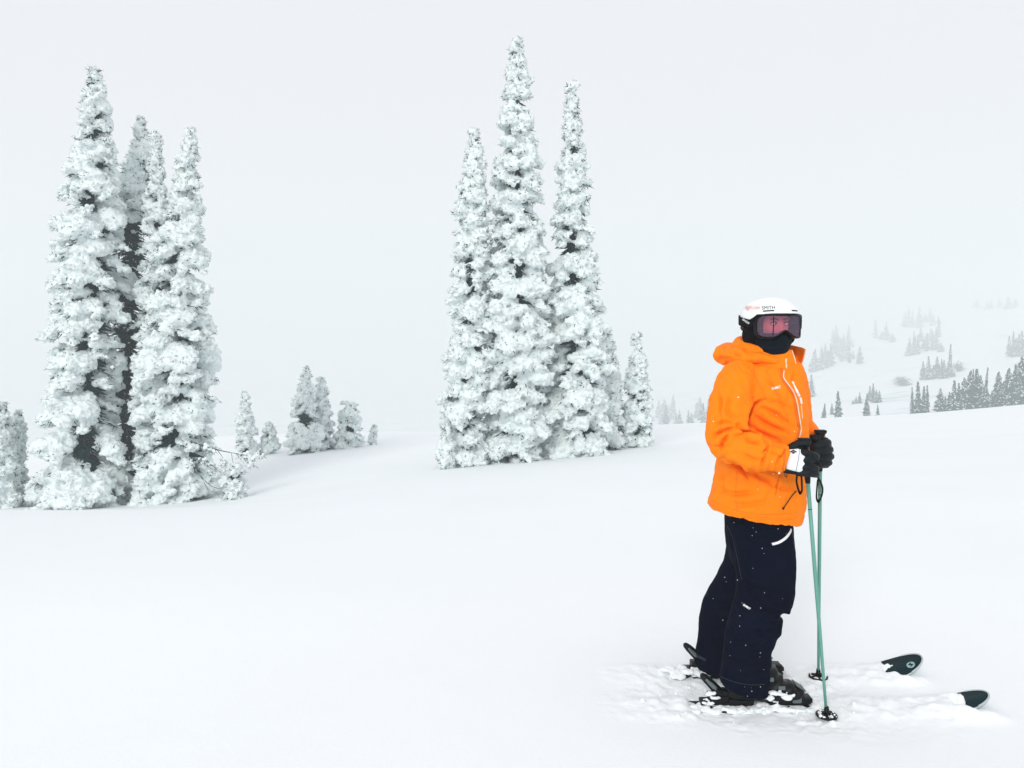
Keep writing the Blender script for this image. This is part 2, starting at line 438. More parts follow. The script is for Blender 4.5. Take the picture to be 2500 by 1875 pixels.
def snow_tree(name, label, outline, Y, seed, group, voxel=0.038, fill=1.0, bare=None, thin=1.0, cat='tree', notch=None, spray=30):
    """outline: rows (py, left px, right px) from the tip to the foot; bare: rows (py0, py1) with dead twigs only"""
    rng = np.random.RandomState(seed)
    o = np.array(outline, float); s = Y / F
    zc = CAMZ - (o[:, 0] - HY) * s; xc = ((o[:, 1] + o[:, 2]) / 2 - CX) * s; rc = (o[:, 2] - o[:, 1]) / 2 * s
    xb = xc[-1]; zb_ = gz(xb, Y)
    order = np.argsort(zc); zc, xc, rc = zc[order], xc[order], rc[order]
    ztop = zc[-1]
    cen = lambda z: np.array([np.interp(z, zc, xc), Y])
    rc = rc * np.clip(0.62 + 0.38 * (ztop - zc) / (0.2 * (ztop - zc[0]) + 0.3), 0, 1)
    rad = lambda z: float(np.interp(z, zc, rc))
    root = empty(name, (xb, Y, zb_), label=label, category=cat, group=group)
    org = np.array([xb, Y, zb_])
    big_c, big_r, bump_c, bump_r, sb, st_, sr, twigs = [], [], [], [], [], [], [], []
    z = zb_ + 0.02
    while z < ztop:
        r = max(rad(z), 0.05)
        n = max(3, int(round(2 * math.pi * r / (0.44 * r + 0.15) * rng.uniform(0.85, 1.1) * fill)))
        ph0 = rng.uniform(0, 6.28)
        is_bare = bare is not None and CAMZ - (bare[1] - HY) * s < z < CAMZ - (bare[0] - HY) * s
        for k in range(n):
            ph = ph0 + k * 2 * math.pi / n + rng.normal(0, 0.16)
            zz_ = z + rng.normal(0, 0.07 + 0.17 * r)
            if zz_ > ztop: zz_ = ztop
            hole = fbm(np.array([[math.cos(ph) * 1.1 + seed, math.sin(ph) * 1.1, zz_ * 1.3]]), 2)[0]
            if hole > 0.27 and r > 0.25: continue
            if notch is not None and notch(math.degrees(ph) % 360, HY - (zz_ - CAMZ) / s) > rng.rand(): 
                if rng.rand() < 0.6:
                    is_dead = True
                else:
                    continue
            else:
                is_dead = is_bare
            w = (0.155 * r + 0.055) * rng.uniform(0.5, 1.55) * thin
            rt = max(r * rng.uniform(0.82, 1.14) * (1.0 if rng.rand() > 0.06 else 1.2) - 0.40 * w, 0.4 * r)
            c0 = cen(zz_); out = np.array([math.cos(ph), math.sin(ph)]); tan = np.array([-out[1], out[0]])
            def at(q, dz=0.0, side=0.0):
                h = zz_ + 0.30 * rt * (1 - q) - 0.22 * rt * q * q + 0.10 * rt
                xy = c0 + out * rt * q + tan * side
                return np.array([xy[0], xy[1], h + dz])
            if is_dead:
                a, b = at(0.05), at(1.0 * rng.uniform(0.6, 1.0), rng.normal(0, 0.06), rng.normal(0, 0.12))
                mid = (a + b) / 2 + np.array([0, 0, rng.uniform(-0.10, 0.10)])
                twigs.append((catmull([a, mid, b], 6), np.linspace(0.016, 0.004, 6)))
                m = 34
                q = rng.rand(m)[:, None]; base = a * (1 - q) + b * q
                dirv = np.stack([out[0] * 0.6 + rng.normal(0, 0.5, m), out[1] * 0.6 + rng.normal(0, 0.5, m), rng.normal(-0.5, 0.3, m)], 1)
                sb.append(base); st_.append(base + dirv * rng.uniform(0.08, 0.2, (m, 1))); sr.append(rng.uniform(0.006, 0.014, m))
                m = rng.randint(0, 7)
                if m:
                    q = rng.uniform(0.35, 1.0, m)[:, None]; bump_c.append(a * (1 - q) + b * q + np.array([0, 0, 0.02])); bump_r.append(rng.uniform(0.016, 0.045, m))
                continue
            flat = rng.uniform(0.45, 0.85)
            cs = []
            for q, k_ in ((0.42, 0.95), (0.66, 1.05), (0.88, 0.9), (1.0, 0.62)):
                c = at(q, rng.normal(0, 0.12) * w, rng.normal(0, 0.35) * w)
                ww = w * k_ * rng.uniform(0.85, 1.15)
                cs.append((c, ww)); big_c.append(c); big_r.append((ww * 1.15, ww * 1.15, ww * flat))
            for c, ww in cs[1:]:
                m = 9 + int(rng.rand() * 5 + ww * 40)
                d = rng.normal(size=(m, 3)); d[:, :2] += out * 0.7; d[:, 2] = np.abs(d[:, 2]) * 1.0 - 0.5
                d /= np.linalg.norm(d, axis=1)[:, None]
                bump_c.append(c + d * ww * np.array([1.02, 1.02, 0.72])); bump_r.append(0.016 + 0.05 * rng.rand(m) ** 2 + ww * 0.16 * rng.rand(m) ** 3)
            m = int(spray * 2 * min(1.0, 0.2 + 1.1 * r))
            q = rng.uniform(0.15, 0.9, m)
            base = np.array([at(x) for x in q]) + np.array([0, 0, -0.25 * w])
            side = rng.normal(0, 1, m)[:, None] * np.array([tan[0], tan[1], 0])
            dirv = np.array([out[0], out[1], 0]) * rng.uniform(0.1, 1.0, m)[:, None] + side * 0.75 + np.array([0, 0, -0.55]) * rng.uniform(0.2, 1.2, m)[:, None]
            dirv /= np.linalg.norm(dirv, axis=1)[:, None]
            base = base + rng.normal(0, 0.35 * w, (m, 3)) * np.array([1, 1, 0.4])
            sb.append(base); st_.append(base + dirv * (w * 0.4 + rng.uniform(0.05, 0.13, m))[:, None]); sr.append(rng.uniform(0.009, 0.02, m))
        z += (0.285 * r + 0.085) * rng.uniform(0.85, 1.15)
    # leader
    zz_ = np.linspace(ztop - 0.35, ztop + 0.02, 5)
    for q in zz_:
        c = cen(q); big_c.append([c[0], c[1], q]); big_r.append((0.016 + 0.10 * (ztop + 0.02 - q), 0.016 + 0.10 * (ztop + 0.02 - q), 0.07))
    # trunk
    tz = np.linspace(zb_ - 0.4, ztop - 0.1, 16); H = ztop - zb_
    tp = np.array([[cen(q)[0], Y, q] for q in tz]); tr = 0.012 * H * (1 - (tz - tz[0]) / (tz[-1] - tz[0])) + 0.012
    tv, tf = tube(tp, tr, 10)
    link('trunk', np_mesh('t', tv - org, tf), M['bark'], root)
    # foliage: the dark needles under and between the snow, and an inner core of old branches
    sb, st_, sr = np.concatenate(sb), np.concatenate(st_), np.concatenate(sr)
    m = int(90 * H)
    q = rng.rand(m); qz = zb_ + 0.1 + q * (H - 0.3); ph = rng.rand(m) * 6.283
    rr = np.interp(qz, zc, rc) * rng.uniform(0.35, 0.72, m); cx_ = np.interp(qz, zc, xc)
    b0 = np.stack([cx_, np.full(m, Y), qz + rr * 0.3], 1); t0 = np.stack([cx_ + np.cos(ph) * rr, Y + np.sin(ph) * rr, qz], 1)
    parts = [spikes(sb, st_, sr, rng), spikes(b0, t0, rr * 0.16 + 0.01, rng)]
    cv, cf = join_np(parts)
    link('crown', np_mesh('c', cv - org, cf), M['needles'], root, smooth=False, kind='stuff')
    if twigs:
        wv, wf = join_np([tube(p, r_, 4) for p, r_ in twigs])
        link('dead_twigs', np_mesh('w', wv - org, wf), M['bark'], root, kind='stuff')
    # snow: fine towards the camera, coarser on the far side
    bc, br, sc_, sr_ = np.array(big_c), np.array(big_r), np.concatenate(bump_c), np.concatenate(bump_r)
    lim = lambda p: Y + 0.22 * np.interp(p[:, 2], zc, rc)
    pieces = []
    for back in (False, True):
        kb, ks = (bc[:, 1] > lim(bc)) == back, (sc_[:, 1] > lim(sc_)) == back
        if kb.sum() < 2 or ks.sum() < 2: continue
        sv, sf = join_np([blobs(bc[kb], br[kb], 2), blobs(sc_[ks], sr_[ks], 1)])
        me = remesh(sv, sf, voxel if not back else 0.075)
        cvt = co_of(me); nn = no_of(me)
        mod = np.clip(0.75 + 1.9 * fbm(cvt * 1.7 + seed + 5, 2), 0.15, 1.5)        # smooth pads here, crumbly rime there
        d = 0.13 * np.abs(fbm(cvt * 4.5 + seed, 2)) + mod * 0.125 * np.abs(fbm(cvt * 10.5 + seed, 3)) - 0.052
        fa = np.empty(len(me.polygons) * 4, np.int32); me.loops.foreach_get('vertex_index', fa)
        pieces.append((cvt + nn * d[:, None] - org, fa.reshape(-1, 4)))
        bpy.data.meshes.remove(me)
    # feathers of rime, and needle tips that break through them
    kf = (sc_[:, 1] < Y + 0.1) & (rng.rand(len(sc_)) < 0.55)
    c_, r_ = sc_[kf], sr_[kf]
    ax = np.stack([np.interp(c_[:, 2], zc, xc), np.full(len(c_), Y), c_[:, 2] - 0.15], 1)
    dv = c_ - ax; dv /= np.linalg.norm(dv, axis=1)[:, None] + 1e-9
    dv = dv + rng.normal(0, 0.75, dv.shape); dv /= np.linalg.norm(dv, axis=1)[:, None]
    ln_ = (r_ + 0.025 + rng.uniform(0.0, 0.05, len(c_)))[:, None]
    dark = rng.rand(len(c_)) < 0.13
    for nm, k_, m_ in (('rime_feathers', ~dark, M['snow_tree']), ('needle_tips', dark, M['needles'])):
        fv, ff = spikes(c_[k_], c_[k_] + dv[k_] * ln_[k_] * (1.0 if nm[0] == 'r' else 1.12), np.full(k_.sum(), 0.024 if nm[0] == 'r' else 0.014), rng)
        link(nm, np_mesh(nm, fv - org, ff), m_, root, smooth=False, kind='stuff')
    n0 = len(pieces[0][0])
    sv = np.concatenate([p for p, _ in pieces]); sf = np.concatenate([pieces[0][1]] + [q + n0 for _, q in pieces[1:]])
    link('snow_cover', np_mesh('s', sv, sf), M['snow_tree'], root, kind='stuff')
    return root

G1, G2, G3 = 'rimed spruces in the left clump', 'rimed spruces in the tall middle clump', 'small snowy firs on the ridge'
snow_tree('spruce_tree', 'tallest snow-plastered spruce of the left clump, broad and blunt-tipped', [(170, 218, 240), (230, 198, 266), (300, 188, 272), (400, 184, 282), (470, 156, 290), (560, 146, 302), (700, 142, 304), (850, 134, 292), (1000, 126, 292), (1100, 106, 304), (1180, 86, 326), (1240, 70, 336)], 20.4, 11, G1,
          notch=lambda ph, row: 0.5 if (ph > 325 or ph < 60) and 560 < row < 1100 else 0.0)
snow_tree('spruce_tree', 'bare-limbed dark-cored spruce in the cleft between the left clump\'s two white columns', [(290, 340, 348), (350, 318, 372), (450, 290, 390), (560, 258, 390), (700, 248, 380), (800, 246, 376), (1000, 244, 374), (1240, 242, 372)], 21.9, 12, G1, bare=(540, 1210), thin=0.95)
snow_tree('spruce_tree', 'narrow snow-caked leader just left of the thin spire in the left clump', [(330, 374, 388), (420, 362, 402), (520, 352, 416), (620, 344, 430), (750, 336, 440), (900, 326, 450), (1050, 322, 450), (1228, 330, 460)], 21.2, 13, G1,
          notch=lambda ph, row: 0.8 if 120 < ph < 215 and row > 560 else 0.0)
snow_tree('spruce_tree', 'rightmost rimed spruce of the left clump with a thin leaning spire', [(316, 458, 474), (400, 434, 482), (500, 416, 492), (580, 392, 500), (700, 372, 508), (850, 350, 522), (950, 346, 528), (1050, 344, 526), (1150, 348, 534), (1226, 350, 560)], 20.7, 14, G1,
          notch=lambda ph, row: 0.5 if (ph > 270 or ph < 30) and 985 < row < 1150 else 0.0)
snow_tree('spruce_tree', 'rimed spruce cut off by the left edge of the photo', [(988, -4, 8), (1060, -22, 28), (1140, -32, 38), (1240, -45, 62)], 20.2, 15, G1)
snow_tree('spruce_tree', 'small rimed spruce standing right of the one cut by the left edge', [(1008, 40, 48), (1080, 28, 58), (1150, 18, 60), (1240, 6, 72)], 20.8, 16, G1)
snow_tree('spruce_tree', 'short-topped left spire of the middle clump', [(322, 1150, 1166), (400, 1134, 1182), (500, 1120, 1188), (600, 1114, 1194), (750, 1102, 1196), (900, 1096, 1198), (1000, 1084, 1192), (1060, 1082, 1186), (1140, 1090, 1190)], 20.2, 21, G2)
snow_tree('fir_sapling', 'knee-high snowy sapling at the left foot of the middle clump', [(1036, 1085, 1095), (1080, 1074, 1108), (1142, 1068, 1110)], 19.7, 22, G2)
snow_tree('spruce_tree', 'tallest spruce of all, centre of the middle clump', [(98, 1254, 1270), (150, 1238, 1286), (250, 1226, 1300), (350, 1216, 1310), (450, 1208, 1318), (600, 1194, 1328), (750, 1184, 1338), (880, 1174, 1345), (950, 1168, 1346), (1050, 1172, 1332), (1132, 1164, 1322)], 20.5, 23, G2)
snow_tree('spruce_tree', 'right-hand slim spire of the middle clump with a dead stub at its tip', [(206, 1388, 1404), (260, 1378, 1416), (350, 1374, 1424), (450, 1364, 1432), (550, 1350, 1440), (700, 1340, 1462), (820, 1332, 1476), (930, 1328, 1486), (1020, 1334, 1490), (1110, 1342, 1498)], 20.9, 24, G2)
snow_tree('spruce_tree', 'low rimed spruce tucked behind the right side of the middle clump', [(808, 1476, 1488), (900, 1462, 1506), (1000, 1454, 1520), (1105, 1444, 1532)], 22.4, 25, G2)
snow_tree('spruce_tree', 'small detached spruce just right of the middle clump', [(818, 1550, 1560), (880, 1537, 1574), (950, 1526, 1584), (1040, 1521, 1590), (1104, 1522, 1592)], 22.6, 26, G2)
snow_tree('spruce_tree', 'shadowed low spruce showing between the two tallest middle spires', [(880, 1306, 1322), (1000, 1288, 1345), (1120, 1282, 1350)], 22.2, 27, G2)
for (lab, outl, Y_, sd_) in [
    ('slender snowy fir on the ridge nearest the left clump', [(960, 594, 602), (1020, 584, 616), (1095, 578, 628)], 29.5, 31),
    ('tiny broad fir just right of the slender ridge fir', [(1035, 653, 661), (1060, 642, 672), (1090, 636, 680)], 30.0, 32),
    ('tallest of the small ridge firs between the two clumps', [(898, 742, 752), (960, 725, 768), (1020, 710, 776), (1088, 700, 792)], 29.5, 33),
    ('ridge fir leaning against the right side of the tallest small fir', [(925, 780, 790), (980, 768, 802), (1050, 756, 814), (1086, 750, 824)], 30.2, 34),
    ('round-topped bent fir, dark on its left, on the ridge', [(977, 836, 868), (992, 826, 878), (1040, 822, 882), (1084, 818, 884)], 30.4, 35),
    ('wisp of a sapling right of the round-topped ridge fir', [(1040, 911, 917), (1076, 902, 916)], 31.0, 36)]:
    snow_tree('fir_tree' if sd_ < 36 else 'fir_sapling', lab, outl, Y_, sd_, G3, voxel=0.042, thin=0.95, fill=1.0 if sd_ != 35 else 0.8, spray=20)
# ------------------------------------------------------------------ odds and ends of the left clump
def frosted_bough(parent, paths, seed, frost):
    """a drooping limb of bare twigs with rime tufts; paths in world space"""
    rng = np.random.RandomState(seed); org = np.array(parent.location)
    v, f = join_np([tube(catmull(p, 14), np.linspace(r, r * 0.35, 14), 6) for p, r in paths])
    link('broken_bough', np_mesh('b', v - org, f), M['bark'], parent)
    c, r_ = [], []
    sb, st_ = [], []
    for p, r, k in frost:
        q = catmull(p, 20)
        for _ in range(k):
            b = q[rng.randint(20)] + rng.normal(0, 0.05, 3)
            c.append(b); r_.append(rng.uniform(0.02, 0.055))
            for _ in range(5):
                sb.append(b); st_.append(b + rng.normal(0, 1, 3) * 0.055 + np.array([0, 0, -0.03]))
    v, f = blobs(np.array(c), np.array(r_), 1)
    me = remesh(v, f, 0.022); w = co_of(me); set_co(me, w + no_of(me) * (0.03 * np.abs(fbm(w * 14, 2)))[:, None] - org)
    link('rime', me, M['snow_tree'], parent, kind='stuff')
    v, f = spikes(np.array(sb), np.array(st_), np.full(len(sb), 0.008), rng)
    link('needles', np_mesh('n', v - org, f), M['needles'], parent, smooth=False, kind='stuff')
host = [o for o in C.objects if o.parent is None and o.get('label', '').startswith('rightmost rimed')][0]
YB = 19.9
b1 = [P(455, 1060, 20.4), P(490, 1085, 20.1), P(530, 1098, YB), P(570, 1106, YB), P(605, 1112, YB - .1)]
b2 = [P(530, 1098, YB), P(545, 1120, YB), P(555, 1152, YB)]
b3 = [P(565, 1105, YB), P(568, 1125, YB - .1), P(572, 1138, YB - .1)]
b4 = [P(575, 1106, YB), P(588, 1122, YB), P(600, 1138, YB)]
b5 = [P(465, 1130, 20.2), P(488, 1160, YB), P(515, 1186, YB), P(540, 1194, YB)]
b6 = [P(490, 1162, YB), P(510, 1196, YB), P(535, 1202, YB)]
b7 = [P(488, 1122, 20.0), P(505, 1108, YB), P(530, 1098, YB)]
b8 = [P(500, 1122, YB), P(522, 1140, YB), P(540, 1155, YB)]
frosted_bough(host, [(b1, .020), (b2, .009), (b3, .007), (b4, .007), (b5, .013), (b6, .008), (b7, .011), (b8, .008)], 5,
              [([P(590, 1108, YB), P(612, 1118, YB), P(638, 1108, YB)], 1, 34), ([P(608, 1120, YB), P(620, 1140, YB)], 1, 12), (b2[1:], 1, 10), (b1[1:3], 1, 10),
               ([P(495, 1125, 20), P(515, 1135, YB), P(520, 1160, YB)], 1, 26)])
snow_tree('snowy_shrub', 'low rounded snow-caked shrub under the drooping bough right of the left clump', [(1140, 560, 585), (1156, 545, 600), (1180, 540, 604), (1210, 538, 602)], 19.7, 41, 'low shrubs by the left clump', voxel=0.03, thin=0.8, cat='shrub', spray=12)
# the dead stub on the right-hand spire
host2 = [o for o in C.objects if o.parent is None and o.get('label', '').startswith('right-hand slim')][0]
o2 = np.array(host2.location)
sv, sf = join_np([tube(catmull([P(1389, 224, 20.9), P(1386, 212, 20.88), P(1383, 202, 20.87)], 5), np.linspace(.02, .010, 5), 6), tube(np.array([P(1387, 228, 20.9), P(1378, 227, 20.85)]), [.014, .012], 5)])
link('dead_stub', np_mesh('s', sv - o2, sf), M['bark'], host2)

# ------------------------------------------------------------------ hazy conifers of the far hillside
def far_crown(seed, wide, layers=26):
    rng = np.random.RandomState(seed); b, t, r = [], [], []
    for k in range(layers):
        h = 0.03 + 0.95 * (k / layers) ** 0.92
        rad = wide * (1 - h) ** 0.8 * rng.uniform(0.7, 1.2) + 0.010
        n = max(5, int(13 * (1 - h) + 5))
        for _ in range(n):
            ph = rng.rand() * 6.283; q = rad * rng.uniform(0.6, 1.1)
            zz_ = h + rng.normal(0, 0.014)
            b.append([math.cos(ph) * q * .3, math.sin(ph) * q * .3, zz_ + 0.03]); t.append([math.cos(ph) * q, math.sin(ph) * q, zz_ - 0.03 * rng.rand()]); r.append(0.016 + 0.13 * q)
    b.append([0, 0, 0.93]); t.append([0, 0, 1.0]); r.append(0.006)
    v, f = spikes(np.array(b), np.array(t), np.array(r), rng)
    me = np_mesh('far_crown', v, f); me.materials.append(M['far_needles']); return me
def far_snow(seed, wide):
    rng = np.random.RandomState(seed + 50); b, t, r = [], [], []
    for k in range(70):
        h = rng.uniform(0.08, 0.95); rad = wide * (1 - h) ** 0.75; ph = rng.rand() * 6.283
        b.append([math.cos(ph) * rad * .35, math.sin(ph) * rad * .35, h + 0.03]); t.append([math.cos(ph) * rad, math.sin(ph) * rad, h]); r.append(0.010 + 0.10 * rad)
    v, f = spikes(np.array(b), np.array(t), np.array(r), rng)
    me = np_mesh('far_snow', v, f); me.materials.append(M['snow_tree']); return me
def far_bush(seed):
    rng = np.random.RandomState(seed); b, t, r = [], [], []
    for _ in range(60):
        d = rng.normal(size=3); d[2] = abs(d[2]) * 1.2 + 0.2; d /= np.linalg.norm(d)
        e = np.array([d[0] * 0.5, d[1] * 0.5, d[2]]) * rng.uniform(0.5, 1.0)
        b.append([0, 0, 0.05]); t.append(e); r.append(0.012)
        for _ in range(6):
            q = rng.uniform(0.5, 1) * e; b.append(q); t.append(q + rng.normal(size=3) * 0.13); r.append(0.012)
    v, f = spikes(np.array(b), np.array(t), np.array(r), rng)
    me = np_mesh('far_bush', v, f); me.materials.append(M['far_twigs']); return me
M['far_twigs'] = mat('far_twigs', (0.10, 0.12, 0.12), 0.9, 0.1)
VW = [0.12, 0.16, 0.20, 0.25, 0.31, 0.38]
crowns = [far_crown(60 + k, w) for k, w in enumerate(VW)]
fsnow = [far_snow(60 + k, w) for k, w in enumerate(VW)]
bushes = [far_bush(80), far_bush(81)]
tvv, tff = tube(np.array([[0, 0, -0.08], [0, 0, 0.5], [0, 0, 0.95]]), [0.016, 0.011, 0.004], 6)
ftrunk = np_mesh('far_trunk', tvv, tff); ftrunk.materials.append(M['bark'])

ys_ = np.exp(np.linspace(math.log(85), math.log(790), 260))
def hill_at(px, row):
    """distance at which the hillside is seen at (px, row)"""
    z = hill_z(np.full(260, px), ys_); rr = HY - (z - CAMZ) * F / ys_
    rr = np.minimum.accumulate(rr)
    k = int(np.argmin(np.abs(rr - row)))
    return ys_[k], z[k]
frng = np.random.RandomState(99)
def far_tree(px, top, base, wpx, label, group, lean=0.0, bush=False, dist=None):
    Y, z = hill_at(px, base)
    if dist: Y = dist; z = float(hill_z([px], [Y])[0]); base = HY - (z - CAMZ) * F / Y
    h = (base - top) * Y / F
    x = (px - CX) * Y / F
    e = empty('hazy_shrub' if bush else 'hazy_conifer', (x, Y, z - 0.02 * h), label=label, category='shrub' if bush else 'tree', group=group)
    e.rotation_euler = (0, lean, frng.rand() * 6.28 if not lean else 0)
    ratio = 1.3 * wpx / 2.0 / max(base - top, 1)
    if bush:
        e.scale = (h * ratio * 2, h * ratio * 2, h)
        c = bpy.data.objects.new('twigs', bushes[frng.randint(2)]); C.objects.link(c); c.parent = e; c['kind'] = 'stuff'
        return
    k = int(np.argmin(np.abs(np.array(VW) - ratio))); s_ = ratio / VW[k]
    e.scale = (h * s_, h * s_, h)
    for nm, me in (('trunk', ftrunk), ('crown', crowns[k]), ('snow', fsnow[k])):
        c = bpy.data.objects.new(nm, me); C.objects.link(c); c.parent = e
        if nm != 'trunk': c['kind'] = 'stuff'
ORD = 'leftmost second third fourth fifth sixth seventh eighth ninth tenth eleventh twelfth thirteenth fourteenth fifteenth sixteenth seventeenth eighteenth nineteenth twentieth'.split()
def far_row(items, what, group):
    items = sorted(items)
    for k, d in enumerate(items):
        o_ = 'rightmost' if k == len(items) - 1 else ORD[k] if k == 0 else ORD[k] + ' from the left'
        far_tree(*d, o_ + ' ' + what, group)
GA = 'hazy conifers in the dark band above the ridge at the right edge'
far_row([(2330, 925, 1006, 26), (2341, 932, 1004, 20), (2355, 920, 1004, 34), (2370, 902, 1002, 42), (2385, 896, 1000, 32), (2394, 914, 1000, 32), (2411, 948, 998, 24), (2422, 955, 996, 24), (2438, 905, 994, 34), (2451, 928, 994, 32), (2463, 896, 992, 40), (2480, 888, 990, 36), (2496, 868, 988, 50), (2318, 955, 1006, 22), (2347, 948, 1004, 32), (2363, 942, 1002, 32), (2403, 940, 1000, 30), (2446, 944, 994, 32), (2472, 930, 992, 36), (2488, 920, 990, 36)],
        'conifer in the dark band above the ridge at right edge', GA)
far_tree(2402, 893, 994, 12, 'thin conifer leaning out of the dark band at the right edge', GA, lean=0.10)
far_tree(2376, 897, 996, 10, 'thin straight conifer spike rising from the middle of the dark band', GA)
GB = 'small group of hazy conifers just left of the dark band'
far_row([(2227, 943, 1010, 12), (2241, 928, 1010, 20), (2256, 940, 1008, 16), (2264, 938, 1006, 12)], 'hazy conifer of the tight foursome left of the dark band', GB)
far_tree(2296, 945, 1006, 30, 'pale feathery conifer between the foursome and the dark band', GB)
far_tree(2308, 966, 1005, 14, 'little conifer at the left foot of the dark band', GB)
GC = 'hazy conifers in the clump midway up the far slope'
far_row([(2254, 880, 926, 16), (2267, 866, 926, 18), (2288, 869, 922, 20), (2299, 874, 924, 12), (2305, 878, 924, 18), (2325, 892, 920, 14), (2279, 890, 926, 16)], 'ordinary faint conifer in the clump midway up the far slope', GC)
far_tree(2318, 838, 920, 14, 'tallest slim conifer of the clump midway up the far slope', GC, lean=0.04)
far_tree(2338, 876, 906, 30, 'leafless pale tree right of the mid-slope clump', GC, bush=True)
far_tree(2203, 910, 942, 44, 'pale ghostly bush alone on the far slope', 'pale bushes on the far slope', bush=True)
GD = 'hazy conifers at the right edge high on the slope'
far_row([(2464, 818, 870, 16), (2474, 805, 870, 12), (2481, 822, 868, 18), (2495, 804, 868, 24), (2488, 815, 868, 20)], 'hazy conifer in the upper clump at the right edge', GD)
GE = 'single conifers low on the slope right of the skier'
far_tree(2010, 983, 1027, 13, 'slightly leaning lone conifer just right of the skier', GE, lean=0.10)
far_tree(2046, 952, 1025, 19, 'largest lone conifer between the skier and the three thin trees', GE)
far_tree(2031, 984, 1012, 10, 'little conifer hugging the left of the largest lone conifer', GE)
far_tree(2049, 1000, 1026, 14, 'low conifer at the foot of the largest lone conifer', GE)
far_tree(2113, 958, 1022, 14, 'leftmost of the three thin trees standing on the ridge line', GE, lean=0.07)
far_tree(2121, 986, 1022, 9, 'middle of the three thin trees standing on the ridge line', GE)
far_tree(2143, 987, 1020, 10, 'rightmost of the three thin trees standing on the ridge line', GE)
far_tree(2129, 1010, 1022, 9, 'tiny bush between the thin ridge-line trees', GE, bush=True)
far_row([(2083, 976, 986, 9), (2090, 968, 985, 7), (2099, 957, 985, 10), (2124, 940, 980, 13), (2132, 934, 983, 14), (2140, 950, 984, 16), (2147, 952, 982, 12)], 'dim conifer of the patch above the thin ridge-line trees', 'dim patch of conifers above the thin ridge-line trees')
far_tree(1981, 912, 970, 20, 'ghostly broad conifer right beside the skier\'s shoulder', 'ghostly conifers fading into the cloud')
LF = 'faint ghost of a conifer fading into the cloud on the far slope'; GF = 'ghostly conifers fading into the cloud'
for k in range(13):
    cpx = frng.uniform(1990, 2275)
    cb = np.interp(cpx, [1975, 2100, 2280], [930, 902, 862]) - frng.uniform(-6, 78)
    for _ in range(frng.randint(3, 9)):
        base = cb + frng.normal(0, 4)
        far_tree(cpx + frng.normal(0, 11), base - frng.uniform(18, 54), base, frng.uniform(9, 20), LF, GF)
far_row([(2385, 730, 752, 22), (2420, 732, 756, 12), (2440, 728, 752, 14), (2462, 722, 754, 26), (2480, 728, 752, 20), (2410, 736, 754, 16)], 'nearly vanished conifer on the uppermost brow at the right', 'nearly vanished conifers on the upper brow')
for k in range(22):
    px = frng.uniform(1598, 1735)
    base = frng.uniform(1012, 1052)
    far_tree(px, base - frng.uniform(34, 66), base, frng.uniform(12, 24), 'pale blue conifer behind the ridge between middle clump and skier', 'pale conifers between the middle clump and the skier')

# a slim white marker pole on the ridge
x, y_ = (1971 - CX) * 31 / F, 31.0
mp = empty('marker_pole', (x, y_, gz(x, y_)), label='slim white marker pole on the ridge beside the skier\'s elbow', category='pole')
M['white_paint'] = mat('white_paint', (0.82, 0.84, 0.85), 0.5, 0.3, noise=(8, 0.04))
mz = CAMZ - (946 - HY) * 31 / F - gz(x, y_)
pv, pf = tube(np.array([[0, 0, -0.3], [0, 0, mz * .5], [0, 0, mz]]), [0.030, 0.028, 0.026], 10)
link('shaft', np_mesh('s', pv, pf), M['white_paint'], mp)
pv, pf = blobs([[0, 0, mz]], np.array([[0.034, 0.034, 0.03]]), 2)
link('cap', np_mesh('s', pv, pf), M['snow_tree'], mp)
# ------------------------------------------------------------------ the skier
M['orange'] = mat('orange_shell_fabric', (1.0, 0.232, 0.003), 0.65, 0.10, noise=(3, 0.05), bump=[(16, 0.25, 0.010), (700, 0.12, 0.0006)])
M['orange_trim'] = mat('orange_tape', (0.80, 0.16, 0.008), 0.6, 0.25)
M['navy'] = mat('navy_shell_fabric', (0.0016, 0.0036, 0.0130), 0.8, 0.02, noise=(5, 0.3), bump=[(18, 0.4, 0.010), (600, 0.15, 0.0006)])
M['black_fabric'] = mat('black_fabric', (0.004, 0.005, 0.007), 0.8, 0.08, bump=[(40, 0.4, 0.004), (500, 0.2, 0.0006)])
M['gaiter'] = mat('neck_gaiter_knit', (0.004, 0.010, 0.016), 0.85, 0.08, bump=[(30, 0.5, 0.005), (420, 0.3, 0.0008)])
M['glove'] = mat('black_glove_leather', (0.005, 0.009, 0.012), 0.55, 0.16, noise=(20, 0.3), bump=[(60, 0.5, 0.003)])
M['glove_white'] = mat('white_glove_shell', (0.80, 0.83, 0.85), 0.6, 0.25, bump=[(40, 0.2, 0.002)])
M['black_plastic'] = mat('black_plastic', (0.004, 0.005, 0.006), 0.4, 0.16)
M['grey_plastic'] = mat('grey_plastic', (0.10, 0.13, 0.135), 0.45, 0.4, noise=(30, 0.2))
M['helmet'] = mat('white_helmet_shell', (0.87, 0.885, 0.90), 0.38, 0.4)
M['print_black'] = mat('black_print', (0.006, 0.006, 0.008), 0.6, 0.2)
M['print_white'] = mat('white_print', (0.86, 0.87, 0.88), 0.6, 0.2)
M['print_orange'] = mat('orange_print', (0.80, 0.17, 0.06), 0.6, 0.2)
M['skin'] = mat('skin', (0.62, 0.36, 0.27), 0.5, 0.35, sss=0.15, noise=(30, 0.05))
M['eye'] = mat('eye_white', (0.72, 0.70, 0.68), 0.2, 0.5)
M['iris'] = mat('iris', (0.03, 0.05, 0.05), 0.2, 0.5)
M['brow'] = mat('brow_hair', (0.10, 0.05, 0.03), 0.8, 0.2)
M['snow_bits'] = mat('stuck_snow', (0.88, 0.90, 0.92), 0.8, 0.15)
M['green_shaft'] = mat('green_pole_paint', (0.115, 0.335, 0.27), 0.35, 0.45, noise=(14, 0.06))
